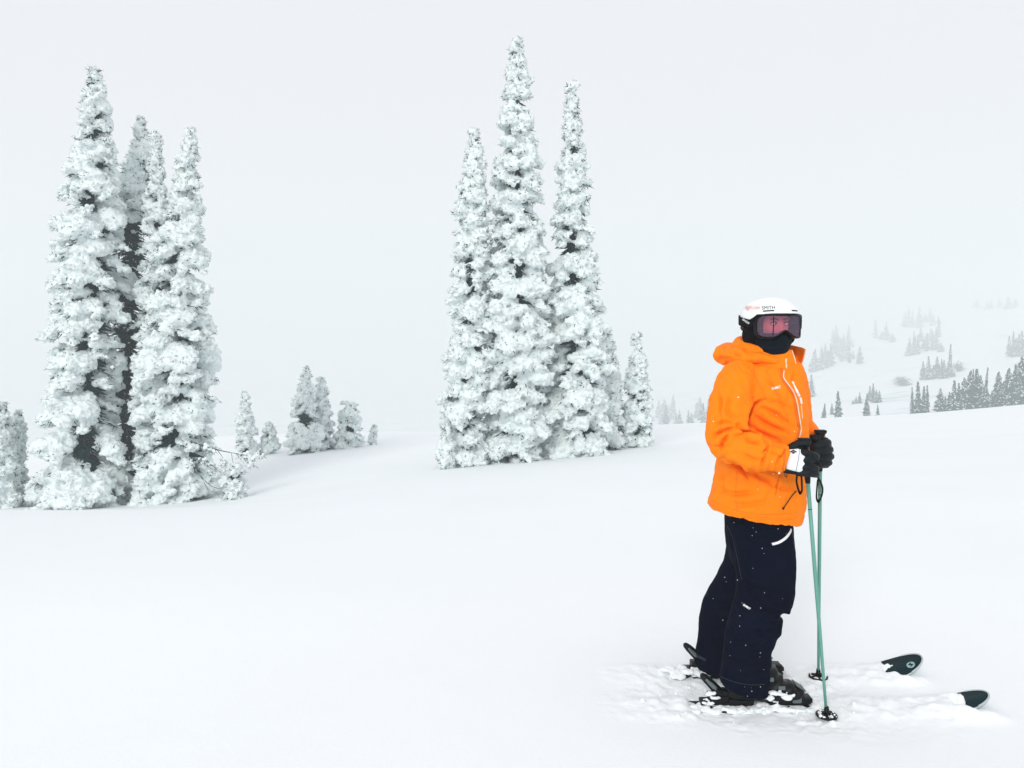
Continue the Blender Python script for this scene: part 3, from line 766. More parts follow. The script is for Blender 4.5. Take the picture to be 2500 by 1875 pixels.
M['ski_top'] = mat('dark_teal_topsheet', (0.002, 0.020, 0.026), 0.5, 0.12, noise=(6, 0.2))
M['ski_rim'] = mat('pale_tip_edge', (0.45, 0.52, 0.53), 0.45, 0.4)
M['ski_pale'] = mat('pale_aqua_print', (0.26, 0.42, 0.41), 0.5, 0.2)
ml = bpy.data.materials.new('rose_lens'); ml.use_nodes = True
t_ = ml.node_tree; t_.nodes.clear()
tr_ = t_.nodes.new('ShaderNodeBsdfTransparent'); tr_.inputs['Color'].default_value = (0.97, 0.55, 0.71, 1)
gl_ = t_.nodes.new('ShaderNodeBsdfGlossy'); gl_.inputs['Roughness'].default_value = 0.08; gl_.inputs['Color'].default_value = (0.80, 0.62, 0.85, 1)
mx_ = t_.nodes.new('ShaderNodeMixShader'); ou_ = t_.nodes.new('ShaderNodeOutputMaterial')
mx_.inputs['Fac'].default_value = 0.13; t_.links.new(tr_.outputs['BSDF'], mx_.inputs[1]); t_.links.new(gl_.outputs['BSDF'], mx_.inputs[2]); t_.links.new(mx_.outputs['Shader'], ou_.inputs['Surface'])
M['lens'] = ml

OY = 3.62
ORG = np.array([(1835 - CX) * OY / F, OY, 0.0])
_bvh = {}
CAMP = Vector((0, 0, CAMZ))
def bvh_of(me):
    v = co_of(me) + ORG
    return BVHTree.FromPolygons([Vector(a) for a in v], [tuple(p.vertices) for p in me.polygons])
def cast(bv, px, py, off=0.0012):
    """where the sight line through (px, py) first meets a surface, lifted a little off it"""
    d = Vector(P(px, py, 1.0)) - CAMP; d.normalize()
    h, n, _, _ = bv.ray_cast(CAMP, d)
    if h is None:
        h, n, _, _ = bv.find_nearest(CAMP + d * 3.5)
    if n.dot(d) > 0: n = -n
    return np.array(h + n * off), np.array(n)
def decal(name, polys, bv, material, parent, off=0.0012, thick=0.0008, **props):
    """flat printed shapes (lists of px points) laid on a surface as a thin film"""
    bm = bmesh.new()
    for poly in polys:
        bm.faces.new([bm.verts.new((a, b, 0)) for a, b in poly])
    bmesh.ops.triangulate(bm, faces=bm.faces)
    bmesh.ops.subdivide_edges(bm, edges=bm.edges, cuts=2, use_grid_fill=True)
    for v in bm.verts:
        v.co = Vector(cast(bv, v.co.x, v.co.y, off)[0] - ORG)
    me = bpy.data.meshes.new(name); bm.to_mesh(me); bm.free()
    return link(name, me, material, parent, smooth=False, **props)
def text_decal(name, body, x, y, h, ang, bv, material, parent, width=None, off=0.0012, shear=0.0, bold=0.0, fn=None):
    """printed lettering: (x, y) left end of the baseline, h cap height, ang slope in degrees, all in frame px"""
    cu = bpy.data.curves.new(name, 'FONT'); cu.body = body; cu.size = 1.0; cu.offset = bold; cu.resolution_u = 3; cu.shear = shear
    o = bpy.data.objects.new(name, cu); C.objects.link(o)
    dg = bpy.context.evaluated_depsgraph_get()
    me = bpy.data.meshes.new_from_object(o.evaluated_get(dg)); bpy.data.objects.remove(o); bpy.data.curves.remove(cu)
    v = co_of(me); s = h / 0.72
    w = v[:, 0].max() - v[:, 0].min(); sx = s if width is None else width / w
    a = R(ang); X = (v[:, 0] - v[:, 0].min()) * sx; Yv = v[:, 1] * s
    if fn: X, Yv = fn(X, Yv)
    px = x + X * math.cos(a) + Yv * math.sin(a); py = y + X * math.sin(a) - Yv * math.cos(a)
    set_co(me, np.array([cast(bv, p, q, off)[0] - ORG for p, q in zip(px, py)]))
    return link(name, me, material, parent, smooth=False)
def ribbon(pts, nrm, width, thick):
    """flat strap along pts, lying on the surface whose normals are nrm"""
    p = np.asarray(pts, float); n = np.asarray(nrm, float); n /= np.linalg.norm(n, axis=1)[:, None]
    t = np.gradient(p, axis=0); t /= np.linalg.norm(t, axis=1)[:, None]
    s = np.cross(t, n); s /= np.linalg.norm(s, axis=1)[:, None]
    w = np.broadcast_to(np.asarray(width, float), (len(p),))[:, None] / 2
    return loft(np.stack([p - s * w, p + s * w, p + s * w + n * thick, p - s * w + n * thick], 1))
def surf_ribbon(name, pxs, bv, width, thick, material, parent, n=24, off=0.0004, **props):
    q = catmull(pxs, n); a = [cast(bv, x, y, off) for x, y in q]
    v, f = ribbon([k[0] for k in a], [k[1] for k in a], width, thick)
    return link(name, np_mesh(name, v - ORG, f), material, parent, smooth=False, **props)

def rows_loft(rows, m=48, e=2.4, n=60):
    """rows: (py left, py right, px left, px right, half depth, distance)"""
    q = catmull(rows, n); ang = np.linspace(0, 2 * np.pi, m, endpoint=False)
    c, s = np.cos(ang), np.sin(ang)
    c = np.sign(c) * np.abs(c) ** (2 / e); s = np.sign(s) * np.abs(s) ** (2 / e)
    out = []
    for pl, pr, xl, xr, b, Y in q:
        xa, xb = (xl - CX) * Y / F, (xr - CX) * Y / F
        za, zb_ = CAMZ - (pl - HY) * Y / F, CAMZ - (pr - HY) * Y / F
        k = (c + 1) / 2
        out.append(np.stack([xa + (xb - xa) * k, Y + b * s, za + (zb_ - za) * k], 1))
    return loft(out)
def path3(pts):
    return np.array([list(P(a, b, y)) for a, b, y in pts])
def fat_tube(pts, rad, n=28, seg=24, ry=None):
    p = catmull(path3(pts), n); r = catmull(np.array(rad, float)[:, None], n)[:, 0]
    return tube(p, r, seg)
def fold(v, nrm, d, line, width, depth, front=True):
    """press a crease (px polyline) into a cloth surface, with a soft ridge beside it"""
    X = CX + F * v[:, 0] / v[:, 1]; Yp = HY - (v[:, 2] - CAMZ) * F / v[:, 1]
    q = catmull(line, 24); best = np.full(len(v), 1e9); sgn = np.zeros(len(v))
    for k in range(len(q) - 1):
        a, b = q[k], q[k + 1]; ab = b - a; L2 = (ab ** 2).sum() + 1e-9
        t = np.clip(((X - a[0]) * ab[0] + (Yp - a[1]) * ab[1]) / L2, 0, 1)
        dx, dy = X - a[0] - t * ab[0], Yp - a[1] - t * ab[1]
        dd = np.hypot(dx, dy); u = dd < best
        best[u] = dd[u]; sgn[u] = np.sign(ab[0] * dy - ab[1] * dx)[u]
    taper = np.clip(1.25 * np.minimum(np.hypot(X - q[0][0], Yp - q[0][1]), np.hypot(X - q[-1][0], Yp - q[-1][1])) / (0.35 * np.hypot(*(q[-1] - q[0])) + 1), 0.25, 1)
    vis = np.clip((-nrm[:, 1] + 0.25) * 2.5, 0, 1)
    g = -np.exp(-(best / width) ** 2) + 0.55 * np.exp(-((best - 2.0 * width) / (1.2 * width)) ** 2)
    return d + depth * g * vis * taper

# --- body: one continuous figure under the clothes
HC = P(1882, 793, 3.56); PSI = R(9)
fd = np.array([math.sin(PSI), -math.cos(PSI), 0.0]); rd = np.array([-math.cos(PSI), -math.sin(PSI), 0.0]); ud = np.array([0, 0, 1.0])
def hd(a, b, c): return HC + np.multiply.outer(a, fd) + np.multiply.outer(b, rd) + np.multiply.outer(c, ud)
def head_shape():
    uv, uf = ico(5)
    a, b, c = uv[:, 0] * 0.094 - 0.004, uv[:, 1] * 0.074, uv[:, 2] * 0.118 + 0.005
    jaw = np.clip(-c / 0.11, 0, 1); b = b * (1 - 0.28 * jaw ** 1.5); a = a - 0.012 * jaw * (a < 0)
    front = np.clip(uv[:, 0], 0, 1)
    g = lambda b0, c0, sb, sc: np.exp(-((b - b0) / sb) ** 2 - ((c - c0) / sc) ** 2) * front
    a = a + 0.026 * g(0, -0.033, 0.013, 0.016) + 0.016 * g(0, -0.010, 0.010, 0.026)       # nose
    a = a - 0.012 * (g(0.032, 0.002, 0.017, 0.012) + g(-0.032, 0.002, 0.017, 0.012))        # eye sockets
    a = a + 0.006 * (g(0.03, 0.022, 0.024, 0.008) + g(-0.03, 0.022, 0.024, 0.008))          # brow ridge
    a = a + 0.005 * (g(0.038, -0.028, 0.02, 0.02) + g(-0.038, -0.028, 0.02, 0.02))          # cheeks
    a = a + 0.006 * g(0, -0.068, 0.022, 0.006) - 0.004 * g(0, -0.0745, 0.026, 0.003) + 0.006 * g(0, -0.081, 0.02, 0.006) + 0.008 * g(0, -0.104, 0.02, 0.014)
    return hd(a, b, c), uf
hv_, hf_ = head_shape()
body_parts = [(hv_, hf_),
    fat_tube([(1878, 845, 3.57), (1872, 880, 3.59), (1868, 905, 3.61)], [.052, .052, .065]),
    rows_loft([(892, 892, 1830, 1915, .07, 3.62), (920, 920, 1805, 1935, .13, 3.62), (1000, 1000, 1800, 1930, .12, 3.62), (1090, 1090, 1805, 1925, .12, 3.62), (1180, 1180, 1795, 1925, .13, 3.62), (1255, 1255, 1790, 1915, .14, 3.63), (1290, 1290, 1800, 1905, .13, 3.63)], n=40),
    fat_tube([(1828, 925, 3.50), (1782, 1000, 3.44), (1776, 1075, 3.40), (1830, 1100, 3.36), (1925, 1122, 3.335)], [.055, .046, .042, .038, .030]),
    fat_tube([(1920, 920, 3.77), (1935, 1000, 3.82), (1942, 1042, 3.83), (1970, 1062, 3.74), (1998, 1085, 3.655)], [.055, .046, .042, .036, .030]),
    fat_tube([(1858, 1270, 3.56), (1868, 1370, 3.52), (1865, 1470, 3.49), (1828, 1580, 3.46), (1806, 1670, 3.455)], [.095, .088, .062, .056, .045]),
    fat_tube([(1838, 1270, 3.70), (1818, 1370, 3.74), (1785, 1470, 3.77), (1752, 1580, 3.79), (1738, 1620, 3.80)], [.095, .085, .060, .055, .045])]
bme = remesh(*join_np(body_parts), 0.0065, 2)
set_co(bme, co_of(bme) - ORG)
person = link('person', bme, M['skin'], label='skier in orange jacket, dark trousers, white helmet and goggles, standing with two poles', category='person')
person.location = ORG

# --- trousers
near_leg = [(1230, 1230, 1795, 1922, .10, 3.575), (1290, 1290, 1790, 1932, .115, 3.555), (1347, 1347, 1794, 1938, .12, 3.525), (1416, 1416, 1800, 1938, .115, 3.49), (1458, 1458, 1797, 1934, .11, 3.48), (1482, 1480, 1789, 1926, .105, 3.475), (1499, 1497, 1783, 1896, .098, 3.47), (1522, 1520, 1777, 1906, .10, 3.465), (1555, 1555, 1771, 1892, .098, 3.46), (1580, 1580, 1768, 1880, .096, 3.455), (1625, 1628, 1762, 1877, .10, 3.45), (1652, 1668, 1757, 1875, .103, 3.45), (1668, 1692, 1760, 1872, .102, 3.45), (1664, 1686, 1768, 1862, .085, 3.45), (1640, 1655, 1775, 1855, .08, 3.45)]
far_leg = [(1230, 1230, 1772, 1890, .10, 3.68), (1300, 1300, 1776, 1890, .115, 3.70), (1362, 1362, 1772, 1885, .12, 3.735), (1390, 1390, 1761, 1875, .115, 3.745), (1449, 1449, 1726, 1850, .105, 3.765), (1482, 1482, 1712, 1836, .10, 3.775), (1549, 1549, 1706, 1812, .098, 3.785), (1590, 1590, 1701, 1802, .098, 3.79), (1612, 1612, 1697, 1800, .10, 3.79), (1630, 1636, 1700, 1797, .10, 3.79), (1626, 1630, 1708, 1788, .085, 3.79), (1605, 1608, 1712, 1785, .08, 3.79)]
hips = rows_loft([(1215, 1215, 1785, 1925, .15, 3.62), (1260, 1260, 1775, 1927, .165, 3.62), (1310, 1310, 1776, 1929, .165, 3.62), (1360, 1360, 1782, 1925, .15, 3.62), (1392, 1392, 1800, 1905, .10, 3.62)], n=30)
tme = remesh(*join_np([rows_loft(near_leg, n=90, e=2.2), rows_loft(far_leg, n=80, e=2.2), hips]), 0.0065, 3)
v = co_of(tme); nrm = no_of(tme); d = np.zeros(len(v))
for ln, w, dp in [([(1912, 1500), (1890, 1490), (1862, 1494)], 6, .012), ([(1900, 1530), (1870, 1545), (1830, 1538)], 6, .008), ([(1832, 1434), (1850, 1470), (1880, 1490)], 7, .007), ([(1888, 1560), (1850, 1580), (1810, 1576)], 7, .006), ([(1778, 1520), (1800, 1555), (1840, 1560)], 7, .006),
                  ([(1765, 1600), (1800, 1620), (1850, 1612)], 7, .005), ([(1872, 1640), (1830, 1655), (1790, 1645)], 8, .005), ([(1810, 1300), (1850, 1320), (1900, 1312)], 9, .004), ([(1786, 1290), (1800, 1360), (1811, 1412)], 4, .004), ([(1800, 1400), (1840, 1435), (1900, 1450)], 9, .006), ([(1730, 1470), (1755, 1490), (1790, 1488)], 6, .006), ([(1715, 1520), (1745, 1540), (1770, 1530)], 6, .005)]:
    d = fold(v, nrm, d, ln, w, dp * 1.7)
d += 0.006 * fbm(v * np.array([6, 6, 9]), 3)
set_co(tme, v + nrm * d[:, None] - ORG)
trousers = link('trousers', tme, M['navy'], person)
tb = bvh_of(tme)

# --- jacket
torso = [(866, 866, 1846, 1925, .08, 3.62), (880, 878, 1812, 1938, .125, 3.62), (894, 890, 1784, 1950, .16, 3.625), (915, 912, 1766, 1957, .185, 3.625), (945, 945, 1758, 1960, .19, 3.62), (1000, 1000, 1755, 1963, .19, 3.62), (1060, 1060, 1755, 1965, .185, 3.62), (1110, 1115, 1754, 1964, .185, 3.62), (1160, 1168, 1747, 1962, .19, 3.62), (1200, 1215, 1738, 1960, .195, 3.62), (1222, 1252, 1733, 1956, .20, 3.62), (1236, 1268, 1731, 1951, .20, 3.62), (1238, 1271, 1736, 1947, .196, 3.62), (1232, 1263, 1746, 1938, .182, 3.62), (1205, 1232, 1752, 1930, .17, 3.62)]
arm_r = fat_tube([(1818, 908, 3.535), (1797, 932, 3.475), (1779, 985, 3.43), (1770, 1040, 3.405), (1768, 1072, 3.395), (1790, 1092, 3.375), (1830, 1099, 3.355), (1872, 1111, 3.34), (1898, 1117, 3.335), (1917, 1122, 3.333)], [.070, .083, .085, .084, .078, .074, .074, .064, .059, .056], n=44, seg=30)
arm_l = fat_tube([(1912, 908, 3.74), (1928, 925, 3.78), (1938, 985, 3.82), (1944, 1035, 3.83), (1966, 1056, 3.76), (1992, 1076, 3.665)], [.075, .082, .08, .075, .062, .055], n=36, seg=26)
jme = remesh(*join_np([rows_loft(torso, n=110, e=2.35, m=64), arm_r, arm_l]), 0.0048, 5)
v = co_of(jme); nrm = no_of(jme); d = np.zeros(len(v))
for ln, w, dp in [
    ([(1869, 976), (1852, 980), (1834, 998), (1819, 1043)], 5, .011), ([(1801, 1039), (1814, 1054), (1849, 1060)], 5, .011), ([(1803, 1043), (1772, 1049), (1735, 1068)], 6, .009),
    ([(1782, 1054), (1765, 1079), (1754, 1102)], 6, .008), ([(1861, 1073), (1873, 1091), (1860, 1106)], 4, .007), ([(1874, 1098), (1864, 1120), (1858, 1144)], 5, .006), ([(1918, 1097), (1903, 1121), (1894, 1146)], 5, .005),
    ([(1812, 1060), (1830, 1078), (1862, 1084)], 6, .006), ([(1764, 1120), (1801, 1137), (1840, 1160)], 7, .008), ([(1790, 1130), (1815, 1150), (1832, 1178)], 7, .006), ([(1836, 1146), (1856, 1166), (1890, 1176)], 8, .006),
    ([(1836, 1012), (1873, 1037), (1925, 1060)], 9, .007), ([(1846, 992), (1890, 1010), (1935, 1045)], 10, .006), ([(1858, 985), (1900, 985), (1942, 1010)], 10, .004), ([(1830, 1040), (1868, 1062), (1905, 1078)], 8, .007),
    ([(1862, 918), (1890, 948), (1912, 985)], 5, .003), ([(1903, 1158), (1898, 1182), (1893, 1210)], 3, .004), ([(1752, 955), (1760, 985), (1752, 1010)], 7, .005), ([(1790, 960), (1775, 1000), (1800, 1030)], 10, .005),
    ([(1745, 1190), (1790, 1205), (1850, 1200)], 10, .005), ([(1760, 1225), (1820, 1232), (1880, 1222)], 10, .004), ([(1880, 1182), (1920, 1196), (1950, 1190)], 8, .005), ([(1945, 905), (1936, 925), (1945, 945)], 6, .004), ([(1760, 1150), (1765, 1180), (1755, 1215)], 7, .005),
    ([(1745, 1040), (1770, 1030), (1800, 1038)], 6, .005), ([(1735, 1085), (1755, 1090), (1785, 1088)], 6, .005), ([(1815, 1110), (1840, 1122), (1860, 1126)], 7, .004)]:
    d = fold(v, nrm, d, ln, w * .9, dp * 1.75)
    d = fold(v, nrm, d, ln, w * .40, dp * 1.1)
far_side = np.clip(nrm[:, 1] + 0.3, 0, 1)
d += (0.008 + 0.006 * far_side) * fbm(v * np.array([8, 8, 6]), 3)
d += 0.007 * (np.abs(fbm(v * np.array([9, 9, 15]) + 4, 2)) - .2)
d -= 0.0045 * np.clip(0.16 - np.abs(fbm(v * np.array([11, 11, 8]) + 14, 2)), 0, 1) / 0.16
set_co(jme, v + nrm * d[:, None] - ORG)
jacket = link('jacket', jme, M['orange'], person)
jb = bvh_of(jme)

# hood thrown back round the neck, and the stand-up collar open at the front
NC = P(1874, 880, 3.605)
def nk(ang, rad, z, ex=1.0):      # ang: 0 = front (turned half towards the camera), grows to the skier's right
    a = ang + R(-42)
    return NC + np.array([math.cos(a) * rad * ex, math.sin(a) * rad, z])
hood_parts = []
pts, rr = [], []
for dg_, rad, z, r_ in [(42, .118, .002, .018), (70, .128, .010, .026), (100, .145, .016, .032), (130, .162, .022, .040), (160, .182, .030, .050), (190, .198, .034, .058), (215, .192, .030, .056), (245, .165, .022, .046), (275, .145, .018, .036), (305, .128, .010, .026), (322, .118, .004, .018)]:
    pts.append(nk(-R(dg_), rad, z)); rr.append(r_)
q = catmull(np.array(pts), 60); r2 = catmull(np.array(rr)[:, None], 60)[:, 0]
hood_parts.append(tube(q, r2 * 1.15, 20, ry=r2 * 0.78))
pts, rr = [], []
for dg_, rad, z, r_ in [(75, .108, .035, .016), (110, .118, .05, .022), (150, .132, .066, .026), (190, .140, .074, .028), (230, .130, .066, .026), (270, .112, .05, .020), (290, .106, .04, .014)]:
    pts.append(nk(-R(dg_), rad, z)); rr.append(r_)
q = catmull(np.array(pts), 50); r2 = catmull(np.array(rr)[:, None], 50)[:, 0]
hood_parts.append(tube(q, r2, 18, ry=r2 * 1.5))
hood_parts.append(blobs([P(1768, 868, 3.66), P(1800, 870, 3.60), P(1790, 862, 3.72)], np.array([[.05, .06, .042], [.06, .06, .03], [.05, .08, .05]]), 3))
hme = remesh(*join_np(hood_parts), 0.0055, 5)
v = co_of(hme); nrm = no_of(hme); d = np.zeros(len(v))
for ln, w, dp in [([(1789, 858), (1800, 868), (1822, 868)], 5, .010), ([(1765, 850), (1785, 862), (1800, 880)], 6, .008), ([(1745, 880), (1770, 876), (1800, 874)], 6, .008), ([(1820, 862), (1850, 876), (1880, 884)], 5, .007), ([(1810, 850), (1830, 862), (1845, 866)], 4, .006), ([(1835, 880), (1862, 888), (1886, 896)], 4, .006), ([(1756, 862), (1760, 875), (1756, 888)], 5, .006)]:
    d = fold(v, nrm, d, ln, w, dp)
d += 0.006 * fbm(v * 11, 3)
set_co(hme, v + nrm * d[:, None] - ORG)
hood = link('hood', hme, M['orange'], jacket)

def collar_grid(a0, a1, prof, n=40, m=10, flare=0.0):
    """standing collar wall from angle a0 to a1; prof gives (angle, base z, top z, base radius, top radius)"""
    pr = np.array(prof, float); ang = np.linspace(a0, a1, n); out = []
    for a in ang:
        zb_, zt_, rb, rt = [np.interp(a, pr[:, 0], pr[:, k]) for k in (1, 2, 3, 4)]
        for k in range(m):
            u = k / (m - 1)
            out.append(nk(-R(a), rb + (rt - rb) * u + 0.006 * math.sin(u * math.pi), zb_ + (zt_ - zb_) * u))
    v = np.array(out)
    i, j = np.meshgrid(np.arange(n - 1), np.arange(m - 1), indexing='ij'); i = i.ravel(); j = j.ravel()
    return v, np.stack([i * m + j, (i + 1) * m + j, (i + 1) * m + j + 1, i * m + j + 1], 1)
cv, cf = collar_grid(6, 333, [(6, -.055, .050, .140, .118), (20, -.05, .052, .138, .116), (60, -.035, .050, .132, .112), (110, -.02, .075, .125, .105), (160, -.01, .125, .125, .098), (190, -.01, .135, .125, .098), (240, -.02, .11, .125, .10), (290, -.03, .075, .125, .116), (320, -.05, .060, .128, .156), (333, -.055, .052, .130, .165)], n=90)
cme = np_mesh('collar', cv - ORG, cf)
v = co_of(cme); v += no_of(cme) * (0.004 * fbm(v * 20, 2))[:, None]; set_co(cme, v)
col = link('collar', cme, M['orange'], jacket)
sm = col.modifiers.new('thickness', 'SOLIDIFY'); sm.thickness = 0.007; sm.offset = 0
cb = bvh_of(cme)
# pale edging of the collar opening, zip and its puller
def edge_tube(name, pts, r, m_, parent):
    v, f = tube(catmull(np.array(pts), 20), r, 6); return link(name, np_mesh(name, v - ORG, f), m_, parent)
M['zip_pale'] = mat('pale_zip_tape', (0.86, 0.70, 0.56), 0.55, 0.3)
cg = cv.reshape(90, 10, 3)
edge_tube('zip_edge', cg[0] + np.array([0.0, -.004, 0]), .0030, M['zip_pale'], col)
edge_tube('zip_edge', cg[-1] + np.array([0.0, -.004, 0]), .0030, M['zip_pale'], col)
zipo = surf_ribbon('zip', [(1914, 905), (1913, 922), (1926, 940), (1938, 958), (1946, 985), (1950, 1010), (1954, 1035), (1955, 1052), (1948, 1076)], jb, .0045, .0025, M['zip_pale'], jacket, n=60, off=.0006)
surf_ribbon('zip_side_strip', [(1908, 900), (1908, 922), (1921, 942), (1933, 962), (1941, 988), (1945, 1012), (1949, 1036), (1950, 1052), (1943, 1076)], jb, .010, .0018, M['orange_trim'], jacket, n=60, off=.0002)  # darker orange strip along one side of the zip
pu = cast(jb, 1916, 890, .008)[0]
pv, pf = join_np([tube(pu + np.array([[0.004, 0, .022], [0.002, 0, .006], [.003, 0, -.004]]), .0035, 6), tube(pu + np.array([[.003, 0, -.004], [.004, -.001, -.022]]), [.005, .004], 6)])
link('zip_puller', np_mesh('z', pv - ORG, pf), M['zip_pale'], jacket)
surf_ribbon('chest_zip', [(1934, 931), (1943, 950), (1952, 968)], jb, .011, .002, M['print_white'], jacket, n=16)
surf_ribbon('chest_zip_puller', [(1953, 971), (1955, 980), (1956, 986)], jb, .011, .004, M['print_white'], jacket, n=8)
surf_ribbon('chest_seam', [(1956, 988), (1958, 1010), (1959, 1022)], jb, .003, .001, M['zip_pale'], jacket, n=10)
text_decal('printed_word', 'MAMMUT', 1885, 952, 6.5, -13, jb, M['print_white'], jacket, width=22, bold=0.03)
surf_ribbon('pocket_zip', [(1904, 1156), (1899, 1180), (1893, 1208)], jb, .0022, .0012, M['orange_trim'], jacket, n=12)
pw = cast(jb, 1903, 1153, .004)[0]
v, f = box(pw, (.008, .004, .008)); link('pocket_puller', bevelled(np_mesh('p', v - ORG, f), .001), M['print_white'], jacket)
surf_ribbon('hem_tape', [(1734, 1232), (1765, 1246), (1806, 1258), (1860, 1266), (1910, 1268), (1944, 1264)], jb, .009, .0025, M['orange'], jacket, n=40, off=-.0006)
surf_ribbon('cuff_tab', [(1876, 1094), (1892, 1098), (1912, 1104)], jb, .036, .003, M['orange'], jacket, n=14, off=-.0005)
surf_ribbon('cuff_edge', [(1917, 1096), (1914, 1121), (1911, 1148)], jb, .006, .004, M['orange_trim'], jacket, n=12, off=-.001)
for seam in ([(1826, 893), (1846, 925), (1862, 955), (1869, 976)], [(1872, 905), (1890, 948), (1908, 985), (1925, 1030)], [(1757, 1000), (1762, 1030), (1752, 1060)], [(1800, 1150), (1796, 1200), (1800, 1250)], [(1738, 1222), (1790, 1244), (1860, 1256), (1945, 1252)]):
    surf_ribbon('seam', seam, jb, .0022, .0008, M['orange_trim'], jacket, n=40)
# trouser details: pale pocket zip, leg print, gaiter strap, knee seam
surf_ribbon('pocket_zip', [(1885, 1329), (1902, 1324), (1918, 1313), (1928, 1300), (1931, 1292)], tb, .011, .0022, M['print_white'], trousers, n=26)
surf_ribbon('zip_cord', [(1932, 1296), (1934, 1312), (1938, 1325), (1934, 1326)], tb, .003, .002, M['black_plastic'], trousers, n=10, off=.002)
text_decal('printed_word', 'MAMMUT', 1814, 1478, 5.2, 33, tb, M['print_white'], trousers, width=20, bold=0.04)
M['navy_seam'] = mat('navy_seam', (0.008, 0.014, 0.024), 0.6, 0.3)
surf_ribbon('leg_seam', [(1776, 1284), (1788, 1310), (1800, 1360), (1808, 1400), (1812, 1416)], tb, .0025, .001, M['navy_seam'], trousers, n=30)
surf_ribbon('cuff_strap', [(1699, 1598), (1712, 1606), (1724, 1612)], tb, .012, .003, M['navy_seam'], trousers, n=12)
surf_ribbon('hem_seam', [(1760, 1652), (1790, 1664), (1830, 1672), (1866, 1670)], tb, .0025, .001, M['navy_seam'], trousers, n=30)
# draw cord with toggle hanging at the jacket's front
q = [cast(jb, x_, y_, .006)[0] for x_, y_ in [(1942, 1199), (1930, 1211), (1920, 1226), (1912, 1238)]]
edge_tube('draw_cord', q, .0022, M['black_plastic'], jacket)
v, f = tube(np.array([q[-1], q[-1] + (q[-1] - q[-2]) * .35]), [.0035, .0045], 8); link('cord_end', np_mesh('e', v - ORG, f), M['black_plastic'], jacket)

# --- gaiter, helmet, goggles
def ell_rows(rows, m=56):
    """rows: (c, a centre, a radius, b radius) in the head's own frame"""
    ang = np.linspace(0, 2 * np.pi, m, endpoint=False); out = []
    for c, ac, ra, rb in catmull(rows, 36):
        out.append(hd(ac + ra * np.cos(ang), rb * np.sin(ang), np.full(m, c)))
    return loft(out)
gv, gf = ell_rows([(-.040, .0, .100, .080), (-.048, .004, .106, .083), (-.062, .008, .104, .081), (-.09, .008, .098, .078), (-.115, .002, .09, .075), (-.14, -.006, .084, .074), (-.175, -.012, .088, .08), (-.20, -.014, .092, .085)])
nose = blobs([hd(.104, 0, -.056)], np.array([[.022, .024, .016]]), 3)
gme = remesh(*join_np([(gv, gf), nose]), .004, 3)
v = co_of(gme); nrm = no_of(gme); d = .004 * fbm(v * np.array([10, 10, 34]), 3)
for ln, w, dp in [([(1850, 838), (1880, 846), (1915, 838)], 3, .004), ([(1855, 852), (1885, 858), (1912, 852)], 3, .004), ([(1848, 828), (1870, 832), (1890, 830)], 3, .003)]:
    d = fold(v, nrm, d, ln, w, dp)
set_co(gme, v + nrm * d[:, None] - ORG)
link('neck_gaiter', gme, M['gaiter'], person)

def shell_grid(ra, rb, rc, a0, c0, low, n=72, m=26):
    """helmet shell: an ellipsoid cap down to the line low(theta)"""
    v = []
    for i_ in range(n):
        th = 2 * math.pi * i_ / n
        lo = math.asin(max(-0.95, min(0.95, (low(th) - c0) / rc)))
        for k in range(m):
            ph = lo + (math.pi / 2 - 1e-3 - lo) * (k / (m - 1))
            ch = math.cos(ph) ** 0.88
            v.append(hd(a0 + ra * math.cos(th) * ch, rb * math.sin(th) * ch, c0 + rc * math.sin(ph)))
    v = np.array(v); i_, j_ = np.meshgrid(np.arange(n), np.arange(m - 1), indexing='ij'); i_ = i_.ravel(); j_ = j_.ravel(); k_ = (i_ + 1) % n
    return v, np.stack([i_ * m + j_, k_ * m + j_, k_ * m + j_ + 1, i_ * m + j_ + 1], 1)
low = lambda th: 0.042 if math.cos(th) > 0.55 else (0.042 - 0.075 * ((0.55 - math.cos(th)) / 1.55) ** 0.6)
sv, sf = shell_grid(.150, .130, .105, -.008, .020, low)
sme = np_mesh('shell', sv - ORG, sf)
helmet = link('helmet', sme, M['helmet'], person)
sm = helmet.modifiers.new('thickness', 'SOLIDIFY'); sm.thickness = .010; sm.offset = 1
hb = bvh_of(sme)
rim = sv.reshape(72, 26, 3)[:, 0]
v, f = tube(np.vstack([rim, rim[:2]]), .0042, 6); link('rim_trim', np_mesh('r', v - ORG, f), M['black_plastic'], helmet)
surf_ribbon('vent_slot', [(1863, 760), (1876, 759), (1890, 758.5)], hb, .0055, .0015, M['print_black'], helmet, n=12)
surf_ribbon('vent_slot', [(1933, 758.3), (1940, 758.6), (1946, 759)], hb, .0055, .0015, M['print_black'], helmet, n=8)
text_decal('printed_word', 'SMITH', 1860, 756.0, 8.5, -2, hb, M['print_black'], helmet, width=32, bold=0.0)
text_decal('printed_address', 'rdgirl.com', 1816, 755, 10.5, 1.0, hb, M['print_orange'], helmet, width=39, shear=.12, bold=.0)
v, f = blobs([hd(-.022, .088, -.045), hd(-.022, -.088, -.045), hd(-.05, .075, -.075), hd(-.05, -.075, -.075), hd(-.075, 0, -.045), hd(-.06, .05, -.09), hd(.0, .086, -.02), hd(.0, -.086, -.02)], np.array([[.040, .034, .055]] * 2 + [[.036, .034, .04]] * 2 + [[.055, .082, .06], [.04, .04, .03], [.04, .03, .05], [.04, .03, .05]]), 3)
eme = remesh(v, f, .005, 2); w_ = co_of(eme); set_co(eme, w_ + no_of(eme) * (.004 * fbm(w_ * 26, 3))[:, None] - ORG)
link('ear_pads', eme, M['black_fabric'], helmet)

